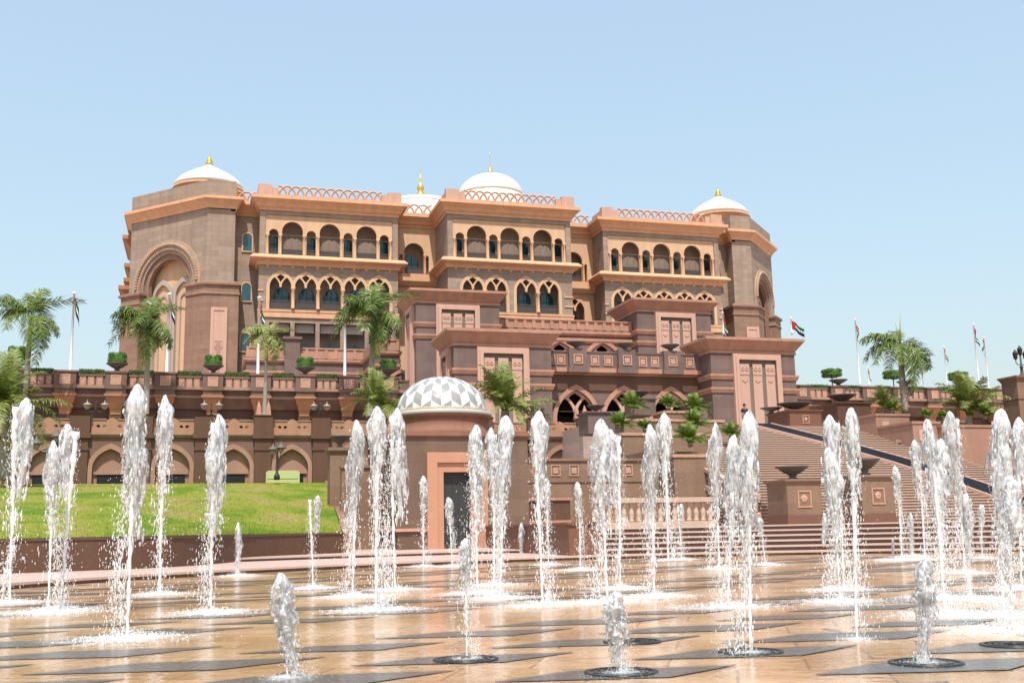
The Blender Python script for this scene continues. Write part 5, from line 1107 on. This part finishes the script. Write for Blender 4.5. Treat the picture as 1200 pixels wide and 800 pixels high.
for i, (px, lab) in enumerate(((975.5, 'nearest the right porch pylon'), (1047.5, 'just left of the tall right palm trunk'), (1124, 'behind the spreading date palm'))):
    Y = YTW+.6; x, z = at(px, 451 + i*1.5, Y); topiary(x, Y, ZTT+.1, .72, .72, 'flat trimmed bush on a stem, right terrace, ' + lab, 220+i, 1.0)
for i, (px, lab) in enumerate(((983, 'beside the trimmed bush nearest the porch'), (1062, 'right of the palm trunk'), (1132.5, 'beside the bush behind the date palm'))):
    x = XA(px, 450, YTW); bb = MB(); bowl_mesh(bb, (x, YTW+.05, ZTT+.25), .8, .55); tag(bb.build('stone_bowl', 'bowl', None, base=(x, YTW, ZTT+.25)), 'empty dark bowl on the right terrace wall ' + lab, 'bowl', 'bowls along the right terrace')

# ================================================================== PERSON at the top of the stairs
def person(x, y, z, label):
    t = thing('person', (x, y, z), label, 'person', local=True)
    def skin(name, joints, edges, m, parent):
        me = bpy.data.meshes.new(name); me.from_pydata([j[0] for j in joints], edges, []); o = bpy.data.objects.new(name, me); COL.objects.link(o); o.parent = parent
        bpy.context.view_layer.objects.active = o
        md = o.modifiers.new('skin', 'SKIN'); md.use_smooth_shade = True
        sv_ = me.skin_vertices[0].data
        for i, j in enumerate(joints): sv_[i].radius = j[1]
        sv_[0].use_root = True; sb = o.modifiers.new('sub', 'SUBSURF'); sb.levels = 1; sb.render_levels = 2; me.materials.append(M[m]); return o
    J = [((0,0,.95), (.15,.11)), ((0,0,1.2), (.15,.1)), ((0,.0,1.4), (.17,.1)), ((0,-.01,1.5), (.06,.06)), ((0,-.02,1.58), (.075,.085)), ((0,-.02,1.68), (.085,.1)), ((0,-.02,1.75), (.04,.05)),
         ((.2,0,1.42), (.06,.06)), ((.27,-.03,1.15), (.045,.045)), ((.2,-.25,1.08), (.035,.035)), ((.17,-.33,1.08), (.04,.025)), ((-.2,0,1.42), (.06,.06)), ((-.27,.02,1.15), (.045,.045)), ((-.27,-.08,.9), (.035,.035)), ((-.27,-.11,.8), (.04,.03)),
         ((.1,0,.88), (.095,.1)), ((.11,-.02,.48), (.065,.065)), ((.12,.02,.08), (.045,.045)), ((.13,-.13,.04), (.045,.035)), ((-.1,0,.88), (.095,.1)), ((-.11,.0,.48), (.065,.065)), ((-.12,.04,.08), (.045,.045)), ((-.13,-.11,.04), (.045,.035))]
    Ed = [(0,1),(1,2),(2,3),(3,4),(4,5),(5,6),(2,7),(7,8),(8,9),(9,10),(2,11),(11,12),(12,13),(13,14),(0,15),(15,16),(16,17),(17,18),(0,19),(19,20),(20,21),(21,22)]
    body = skin('body', J, Ed, 'skin', t)
    K = [((0,0,.92), (.16,.12)), ((0,0,1.2), (.165,.115)), ((0,0,1.42), (.18,.11)), ((.22,0,1.4), (.075,.075)), ((.265,-.02,1.2), (.065,.065)), ((-.22,0,1.4), (.075,.075)), ((-.265,.015,1.2), (.065,.065))]
    skin('shirt', K, [(0,1),(1,2),(2,3),(3,4),(2,5),(5,6)], 'shirt', t)
    Q = [((0,0,.93), (.16,.12)), ((.1,0,.84), (.105,.11)), ((.11,-.02,.48), (.08,.08)), ((.12,.02,.12), (.065,.065)), ((-.1,0,.84), (.105,.11)), ((-.11,0,.48), (.08,.08)), ((-.12,.04,.12), (.065,.065))]
    skin('trousers', Q, [(0,1),(1,2),(2,3),(0,4),(4,5),(5,6)], 'trouser', t)
    b = MB(); b.lathe([(.1, 0), (.108, .05), (.1, .11), (.06, .16), (.01, .175)], (0, .005, 1.66), 12); b.build('hair', 'hair', t)
    for s in (-1, 1):
        b = MB(); b.lathe([(.002, -.012), (.013, 0), (.002, .012)], (s*.033, -.112, 1.685), 6); b.build('eye', 'black', t)
    b = MB(); b.frustum(-.012, .012, -.14, -.1, 1.635, 1.68, -.006, -.012); b.build('nose', 'skin', t)
    return t
Yp = 67.6; person(XA(872.5, 480, Yp), Yp, SZ1, 'person in dark shirt standing at the top of the stairs before the right pylon')
# ================================================================== FOUNTAIN JETS
wm = bpy.data.materials.new('foaming water'); wm.use_nodes = True; n = wm.node_tree.nodes; L = wm.node_tree.links; n.remove(n['Principled BSDF']); mo = n['Material Output']
df = n.new('ShaderNodeBsdfDiffuse'); df.inputs[0].default_value = (.98, .98, .98, 1); tl_ = n.new('ShaderNodeBsdfTranslucent'); tl_.inputs[0].default_value = (.98, .975, .97, 1)
fo = n.new('ShaderNodeMixShader'); fo.inputs[0].default_value = .5; L.new(df.outputs[0], fo.inputs[1]); L.new(tl_.outputs[0], fo.inputs[2])
g2 = n.new('ShaderNodeBsdfGlossy'); g2.inputs['Roughness'].default_value = .3; f2 = n.new('ShaderNodeMixShader'); f2.inputs[0].default_value = .16; L.new(fo.outputs[0], f2.inputs[1]); L.new(g2.outputs[0], f2.inputs[2]); fo = f2
oi = n.new('ShaderNodeObjectInfo'); tc = n.new('ShaderNodeTexCoord'); mp = n.new('ShaderNodeMapping'); mp.inputs['Scale'].default_value = (1, 1, .42); L.new(tc.outputs['Object'], mp.inputs[0])
vm = n.new('ShaderNodeVectorMath'); vm.operation = 'MULTIPLY_ADD'; vm.inputs[1].default_value = (7, 7, 7); L.new(oi.outputs['Random'], vm.inputs[0]); L.new(mp.outputs[0], vm.inputs[2])
q = n.new('ShaderNodeTexNoise'); q.inputs['Scale'].default_value = 15; q.inputs['Detail'].default_value = 8; q.inputs['Roughness'].default_value = .7; q.inputs['Distortion'].default_value = .6; L.new(vm.outputs[0], q.inputs['Vector'])
at_ = n.new('ShaderNodeAttribute'); at_.attribute_name = 'foam'
ad = n.new('ShaderNodeMath'); ad.operation = 'MULTIPLY_ADD'; ad.inputs[1].default_value = .30; L.new(at_.outputs['Fac'], ad.inputs[0]); L.new(q.outputs['Fac'], ad.inputs[2])
mr = n.new('ShaderNodeMapRange'); mr.inputs[1].default_value = .53; mr.inputs[2].default_value = .72; mr.inputs[3].default_value = .05; mr.inputs[4].default_value = .92; L.new(ad.outputs[0], mr.inputs[0])
nb = n.new('ShaderNodeTexNoise'); nb.inputs['Scale'].default_value = 55; nb.inputs['Detail'].default_value = 5; L.new(vm.outputs[0], nb.inputs['Vector'])
bp = n.new('ShaderNodeBump'); bp.inputs['Strength'].default_value = .7; bp.inputs['Distance'].default_value = .03; L.new(nb.outputs['Fac'], bp.inputs['Height']); L.new(bp.outputs[0], df.inputs['Normal'])
tr = n.new('ShaderNodeBsdfTransparent'); tr.inputs[0].default_value = (.95, .95, .95, 1); gl = n.new('ShaderNodeBsdfGlossy'); gl.inputs['Roughness'].default_value = .15; gl.inputs[0].default_value = (.8, .78, .76, 1)
lw = n.new('ShaderNodeLayerWeight'); lw.inputs['Blend'].default_value = .12; ms = n.new('ShaderNodeMixShader'); L.new(lw.outputs['Fresnel'], ms.inputs[0]); L.new(tr.outputs[0], ms.inputs[1]); L.new(gl.outputs[0], ms.inputs[2])
m2 = n.new('ShaderNodeMixShader'); L.new(mr.outputs[0], m2.inputs[0]); L.new(ms.outputs[0], m2.inputs[1]); L.new(fo.outputs[0], m2.inputs[2]); L.new(m2.outputs[0], mo.inputs[0])
M['foam'] = wm
dm_ = bpy.data.materials.new('water drops'); dm_.use_nodes = True; bs = dm_.node_tree.nodes['Principled BSDF']; bs.inputs['Base Color'].default_value = (.92, .92, .91, 1); bs.inputs['Roughness'].default_value = .2; bs.inputs['Alpha'].default_value = .66
M['drop'] = dm_
dm2 = dm_.copy(); dm2.name = 'splash drops'; dm2.node_tree.nodes['Principled BSDF'].inputs['Alpha'].default_value = .42; M['splash'] = dm2
sm_ = bpy.data.materials.new('thin water stream'); sm_.use_nodes = True; bs = sm_.node_tree.nodes['Principled BSDF']; bs.inputs['Base Color'].default_value = (.9, .9, .9, 1); bs.inputs['Roughness'].default_value = .1; bs.inputs['Alpha'].default_value = .7
M['stream'] = sm_
fm_ = bpy.data.materials.new('foam film'); fm_.use_nodes = True; n = fm_.node_tree.nodes; L = fm_.node_tree.links; bs = n['Principled BSDF']; bs.inputs['Base Color'].default_value = (.85, .85, .84, 1); bs.inputs['Roughness'].default_value = .35
tc = n.new('ShaderNodeTexCoord'); oi = n.new('ShaderNodeObjectInfo'); vm = n.new('ShaderNodeVectorMath'); vm.operation = 'MULTIPLY_ADD'; vm.inputs[1].default_value = (9, 9, 9); L.new(oi.outputs['Random'], vm.inputs[0]); L.new(tc.outputs['Object'], vm.inputs[2])
q = n.new('ShaderNodeTexNoise'); q.inputs['Scale'].default_value = 14; q.inputs['Detail'].default_value = 9; q.inputs['Roughness'].default_value = .7; L.new(vm.outputs[0], q.inputs['Vector'])
at_ = n.new('ShaderNodeAttribute'); at_.attribute_name = 'foam'; ad = n.new('ShaderNodeMath'); ad.operation = 'MULTIPLY_ADD'; ad.inputs[1].default_value = .56; L.new(at_.outputs['Fac'], ad.inputs[0]); L.new(q.outputs['Fac'], ad.inputs[2])
mr = n.new('ShaderNodeMapRange'); mr.inputs[1].default_value = .70; mr.inputs[2].default_value = 1.12; mr.inputs[3].default_value = 0; mr.inputs[4].default_value = .55; L.new(ad.outputs[0], mr.inputs[0]); L.new(mr.outputs[0], bs.inputs['Alpha'])
M['film'] = fm_
ICO = None
def ico():
    global ICO
    if ICO is None:
        bm = bmesh.new(); bmesh.ops.create_icosphere(bm, subdivisions=1, radius=1); ICO = ([tuple(v.co) for v in bm.verts], [tuple(v.index for v in f.verts) for f in bm.faces]); bm.free()
    return ICO
def blob(b, c, r, stretch=None, smooth=True):
    V_, F_ = ico(); c = Vector(c)
    if stretch is None: b.add([c + Vector(v)*r for v in V_], F_, 0, smooth)
    else:
        d = Vector(stretch); l = d.length; d.normalize(); b.add([c + Vector(v)*r + d*(Vector(v).dot(d)*r*(l-1)) for v in V_], F_, 0, smooth)
JET = {}
STY = {'full': (.36, .088), 'tall': (.5, .074), 'plume': (.6, .06), 'short': (.05, .12), 'sheet': (.0, .13)}   # crown bottom, crown radius of a jet one metre high
def shell(axis, z0, R, seed, nz, na, rs, tear, fr, lo=0.0):          # a thin torn curtain of water round the jet
    V_ = []; Fm = []; off = Vector((seed*5.3, seed*2.9, seed*1.3))
    for i in range(nz+1):
        u = i/nz
        for k in range(na):
            a = 2*pi*k/na; zz = 1 - (1-z0)*u; d = Vector((cos(a), sin(a), zz*2.2))
            prof = rs*R*min(1, (u/.15+.0005)**.5)*(.7+.3*min(1, u/.4))*(1-.85*max(0, u-.4)**1.1)
            q = off + Vector((cos(a)*.55, sin(a)*.55, zz*3.2))
            nn = noise.noise(q*1.6)*.8 + noise.noise(q*4)*.34 + noise.noise(q*9)*.22 + noise.noise(q*20)*.13
            r = prof*max(.12, 1+nn*1.05); ax, ay = axis(zz)
            V_.append((ax+r*cos(a), ay+r*sin(a), zz + .035*noise.noise(q*6)*min(1, u*9) - .012*abs(noise.noise(q*15)))); Fm.append(max(0, min(1, (.42 if rs > .9 else .66) + noise.noise(q*3.1)*1.25 + .5*max(0, 1-u*4) - .2*u)))
    b = MB(); fs = []
    for i in range(nz):
        u = i/nz
        for k in range(na):
            a = 2*pi*k/na; zz = 1-(1-z0)*u; q = off*1.7 + Vector((cos(a), sin(a), zz*4))
            if u > .16 and noise.noise(q*2.4)*.7 + noise.noise(q*6)*.45 > tear - 1.35*max(0, u-.28): continue
            fs.append((i*na+k, i*na+(k+1) % na, (i+1)*na+(k+1) % na, (i+1)*na+k))
    b.add(V_, fs, 0, True); return b, Fm
def jet_meshes(style, seed):
    key = (style, seed % 7)
    if key in JET: return JET[key]
    rg = random.Random(seed*17+3); z0, R = STY[style]; lean = rg.uniform(-1, 1)
    def axis(z): return (.022*sin(z*7+seed)*(1-z)*1.4 + lean*.085*max(0, 1-z)**1.3, .025*cos(z*6+seed*2)*(1-z))
    big = style in ('full', 'short', 'sheet'); out = []
    allb = MB(); Fo = []
    for rs, tear, hs in ((1.0, .42 if big else .36, 1.0), (.66, .62, .97), (.34, 1.1, .93)):
        b, Fm = shell(axis, z0 + (.0 if rs == 1 else .1*(1-z0)), R, seed+int(rs*10), 90, 44 if rs > .5 else 24, rs, tear, 1)
        if rs < .5: Fm = [min(1, f+.6) for f in Fm]
        allb.add([(x, y, z*hs) for x, y, z in b.v], b.f, 0, True); Fo += Fm
    nb = len(allb.v)
    for k in range(150 if big else 100):                                    # torn ligaments and lumps on the curtain
        u = rg.uniform(.05, 1)**.8; z = 1-(1-z0)*u; ax, ay = axis(z); a = rg.uniform(0, 2*pi); q_ = R*rg.uniform(.75, 1.25)*min(1, .4+u*3)*(1-.3*u)
        blob(allb, (ax+q_*cos(a), ay+q_*sin(a), z), rg.uniform(.004, .011), (rg.uniform(-1, 1), rg.uniform(-1, 1), rg.uniform(-3.4, 1)))
    Fo += [1.0]*(len(allb.v)-nb)
    o = allb.build('crown', 'foam'); me = o.data; bpy.data.objects.remove(o)
    att = me.attributes.new('foam', 'FLOAT', 'POINT'); att.data.foreach_set('value', Fo); out.append(('crown', me))
    b = MB(); pts = []; rr = []
    for k in range(40):
        z = k/39*.95; pts.append((axis(z)[0]*.25*z + .002*sin(z*60), axis(z)[1]*.2*z, z)); rr.append((.0065+.013*z**2)*(1+.22*sin(z*41+seed)+.2*sin(z*97)+.15*sin(z*173)))
    b.tube(pts, rr, 7); stream_ = b
    b = MB(); nd = {'full': 1200, 'tall': 1000, 'plume': 620, 'short': 520, 'sheet': 520}[style]
    for k in range(nd):
        z = rg.random()**1.35*.9; sp = .022 + .085*(1-z)**.8 + (.03 if style in ('short', 'sheet') else 0); a = rg.uniform(0, 2*pi); q_ = min(abs(rg.gauss(0, 1))*sp, .24); ax, ay = axis(z)
        r = rg.choice((.0013, .0018, .0022, .0028, .0036)); st = (0, 0, rg.uniform(1, 3.2)) if rg.random() < .5 else (rg.uniform(-2.2, 2.2), 0, rg.uniform(1, 2.2))
        blob(b, (ax+lean*.05*(1-z)+q_*cos(a), ay+q_*sin(a), z), r, st)
    for k in range(260):                                                  # fine spray shaken off the crown
        u = rg.random(); z = .97-(1-z0)*u*.95; ax, ay = axis(z); a = rg.uniform(0, 2*pi); q_ = R*(.55+.6*rg.random())*min(1, .35+u*3)
        blob(b, (ax+q_*cos(a), ay+q_*sin(a), z), rg.choice((.0012, .0018, .0024)), (rg.uniform(-1, 1), rg.uniform(-1, 1), rg.uniform(-2, 2)))
    for k in range(60):                                                   # clots thrown off the falling water
        z = z0*rg.random() + .1*rg.random(); a = rg.uniform(0, 2*pi); q_ = abs(rg.gauss(0, .05)); ax, ay = axis(z); c = Vector((ax+q_*cos(a), ay+q_*sin(a), z)); 
        for m in range(4): blob(b, c + Vector((rg.gauss(0, .008), rg.gauss(0, .008), rg.gauss(0, .02))), rg.uniform(.002, .005), (rg.uniform(-1, 1), 0, rg.uniform(1.5, 4)))
    drops_ = b
    b = MB()
    for k in range(2200):
        a = rg.uniform(0, 2*pi); q_ = abs(rg.gauss(0, .17)); z = abs(rg.gauss(0, .028))*max(.1, 1-q_*2.4)+.003; blob(b, (q_*cos(a), q_*sin(a)*.9, z), rg.choice((.001, .0014, .002, .003)), (rg.uniform(-1.8, 1.8), 0, rg.uniform(.8, 1.9)))
    for k in range(60):
        a = rg.uniform(0, 2*pi); q_ = abs(rg.gauss(0, .09)); blob(b, (q_*cos(a), q_*sin(a), .002), rg.uniform(.006, .014), (rg.uniform(-2, 2), rg.uniform(-2, 2), .3))
    splash_ = b
    for nm, mb, mt in (('stream', stream_, 'stream'), ('droplets', drops_, 'drop'), ('splash', splash_, 'splash')):
        o = mb.build(nm, mt); out.append((nm, o.data)); bpy.data.objects.remove(o)
    b = MB(); V_ = []; Fm = []; nr_, na_ = 9, 28
    for i in range(nr_+1):
        for k in range(na_):
            a = 2*pi*k/na_; r = .36*i/nr_*(1+.22*noise.noise(Vector((cos(a)*1.5, sin(a)*1.5, seed*3)))); V_.append((r*cos(a), r*sin(a), .012+.006*(1-i/nr_) + .012*max(0, noise.noise(Vector((r*cos(a)*12, r*sin(a)*12, seed))))*(1-i/nr_))); Fm.append((1-i/nr_)**.8)
    b.add(V_, [(i*na_+k, i*na_+(k+1) % na_, (i+1)*na_+(k+1) % na_, (i+1)*na_+k) for i in range(nr_) for k in range(na_)], 0, True)
    o = b.build('foam_sheet', 'film'); me = o.data; bpy.data.objects.remove(o); me.attributes.new('foam', 'FLOAT', 'POINT').data.foreach_set('value', Fm); out.append(('foam_sheet', me))
    JET[key] = out; return out
def jet(px, pt, pxb, pyb, wpx, style, seed, label, splash=1.0):
    x, y = gz(pxb, pyb); xt, zt = at(px, pt, y); d = Vector((x, y, -EYE)).dot(FW); h = (Vector((xt, y, zt))-Vector((x, y, 0))).length
    t = thing('water_jet', (x, y, 0), label, 'water jet', 'jets of the fountain', local=True)
    tilt = atan2(xt-x, zt); R = STY[style][1]
    sx = min(2.4, max(.5, (wpx/2*d/1250)/(R*1.38*h)))
    for nm, me in jet_meshes(style, seed):
        o = bpy.data.objects.new(nm, me); COL.objects.link(o); o.parent = t
        if nm == 'splash': k_ = (.6 if d < 8.5 else 1.6)*splash; o.scale = (k_*1.15, k_*1.15, k_)
        elif nm == 'foam_sheet': k_ = (.4 if d < 8.5 else 2.4)*splash; o.scale = (k_*1.2, k_*1.1, 1)
        elif nm == 'stream': o.scale = (h*.8+.3, h*.8+.3, h); o.rotation_euler = (0, tilt, 0)
        else: o.scale = (h*sx, h*sx, h); o.rotation_euler = (0, tilt, 0)
        if nm in ('droplets', 'splash'): o['kind'] = 'stuff'
        if nm == 'crown':
            o.rotation_euler = (0, tilt, (seed*1.9 + px*.013) % 6.28) if abs(tilt) < .05 else (0, tilt, 0)
JETS = [
 (328, 670, 337, 795, 36, 'sheet', 1, 'short glassy jet leaning at the bottom edge left of centre'),
 (546, 630, 547, 773, 20, 'plume', 2, 'thin low jet in front of the kiosk, left of bottom centre'),
 (727, 692, 728, 790, 36, 'short', 3, 'shortest ruffled jet at the bottom centre over a ringed grate'),
 (1084, 652, 1085, 778, 32, 'sheet', 4, 'leaning glassy low jet at the bottom right'),
 (19, 465, 11, 707, 27, 'tall', 5, 'leftmost tall jet before the date palm'),
 (62, 515, 56, 719, 22, 'tall', 6, 'medium jet second from the left before the lantern post'),
 (90, 495, 70, 716, 21, 'plume', 7, 'slanting jet third from the left over the lawn'),
 (163, 449, 149, 750, 34, 'full', 8, 'biggest jet on the left, towering over the arcade below the bushy palm'),
 (193, 462, 187, 697, 22, 'tall', 9, 'slim jet just right of the biggest left jet'),
 (251, 484, 247, 719, 25, 'full', 10, 'single thick jet alone before the middle of the lawn'),
 (279, 611, 280, 675, 9, 'short', 11, 'low stubby jet before the retaining wall, right of the thick lawn jet'),
 (363, 580, 367, 690, 11, 'plume', 12, 'small jet alone before the right end of the lawn'),
 (421, 492, 413, 700, 22, 'full', 13, 'leftmost jet of the cluster left of the kiosk door'),
 (443, 475, 440, 716, 20, 'tall', 14, 'middle tall jet of the cluster left of the kiosk'),
 (460, 477, 463, 692, 18, 'full', 15, 'rightmost jet of the cluster left of the kiosk'),
 (496, 557, 496, 664, 12, 'plume', 16, 'small jet left of the kiosk door frame'),
 (525, 582, 530, 664, 12, 'plume', 17, 'small low jet in front of the kiosk door'),
 (556, 497, 560, 696, 26, 'full', 18, 'wide jet on the right edge of the kiosk door'),
 (593, 486, 586, 702, 24, 'full', 19, 'tall jet under the date palm right of the kiosk dome'),
 (577, 500, 579, 686, 14, 'tall', 20, 'slim jet between the kiosk door jet and the palm jet'),
 (626, 480, 636, 710, 20, 'tall', 21, 'tall jet just right of the kiosk wall'),
 (611, 612, 612, 652, 8, 'short', 22, 'tiny jet right of the kiosk base'),
 (640, 560, 643, 662, 12, 'plume', 23, 'short jet right of the kiosk before the low rose wall'),
 (678, 564, 680, 668, 12, 'plume', 24, 'small jet alone before the parapet wall with tiles'),
 (704, 490, 712, 706, 34, 'full', 25, 'broad white jet before the leftmost porch arch planters'),
 (725, 502, 727, 690, 20, 'tall', 26, 'slim jet overlapping the right side of the broad centre jet'),
 (764, 497, 767, 700, 22, 'full', 27, 'jet before the left part of the planter tiers'),
 (779, 483, 783, 657, 20, 'tall', 28, 'tallest jet before the middle of the planter tiers'),
 (794, 590, 799, 656, 8, 'plume', 29, 'small jet in front of the turned balustrade'),
 (839, 495, 843, 667, 20, 'full', 30, 'jet before the sloping balustrade at the stair edge'),
 (861, 508, 853, 712, 24, 'full', 31, 'middle jet of the white group before the stair foot'),
 (878, 480, 880, 766, 28, 'full', 32, 'tallest jet of the white group below the person'),
 (890, 606, 897, 662, 9, 'plume', 33, 'low jet at the right foot of the white group'),
 (966, 600, 965, 648, 7, 'short', 34, 'tiny jet between the two tan pedestals, left one'),
 (980, 486, 989, 692, 20, 'tall', 35, 'tall jet rising left of the pair before the stairs cascade'),
 (997, 477, 1004, 750, 17, 'plume', 36, 'highest slender jet of the pair before the stairs cascade'),
 (976, 523, 985, 706, 28, 'full', 37, 'wide lower jet covering the half hidden pedestal'),
 (1051, 545, 1057, 657, 12, 'plume', 38, 'small jet on the stairs right of the half hidden pedestal'),
 (1067, 600, 1070, 652, 8, 'short', 39, 'small low jet before the right stairs, right of the smallest'),
 (1046, 630, 1047, 656, 5, 'short', 40, 'smallest jet of all before the right curved steps'),
 (1075, 515, 1084, 656, 16, 'tall', 41, 'jet left of the big right jets below the middle planter'),
 (1103, 513, 1105, 702, 27, 'full', 42, 'thick smooth jet before the long right planter'),
 (1089, 490, 1108, 722, 16, 'plume', 43, 'slanting jet before the tall right palm planter'),
 (1121, 482, 1131, 672, 24, 'full', 44, 'tall jet under the spreading date palm'),
 (1133, 577, 1138, 704, 16, 'full', 45, 'low jet between the thick right jet and the edge group'),
 (1150, 590, 1151, 654, 9, 'plume', 46, 'small pale jet before the right steps near the edge'),
 (1173, 478, 1176, 722, 28, 'full', 47, 'tall thick jet near the right edge below the gate pillar'),
 (1183, 556, 1186, 740, 30, 'full', 48, 'wide lower jet at the right edge'),
 (1193, 488, 1197, 690, 18, 'tall', 49, 'rightmost tall jet cut by the right edge'),
]
for a in JETS: jet(*a)
# ---- ground
b = MB(); b.add([(-3000,-200,-.06),(3000,-200,-.06),(3000,4500,-.06),(-3000,4500,-.06)], [(0,1,2,3)]); o = b.build('ground', 'ground', None, base=(0,0,-.06)); tag(o, kind='structure')
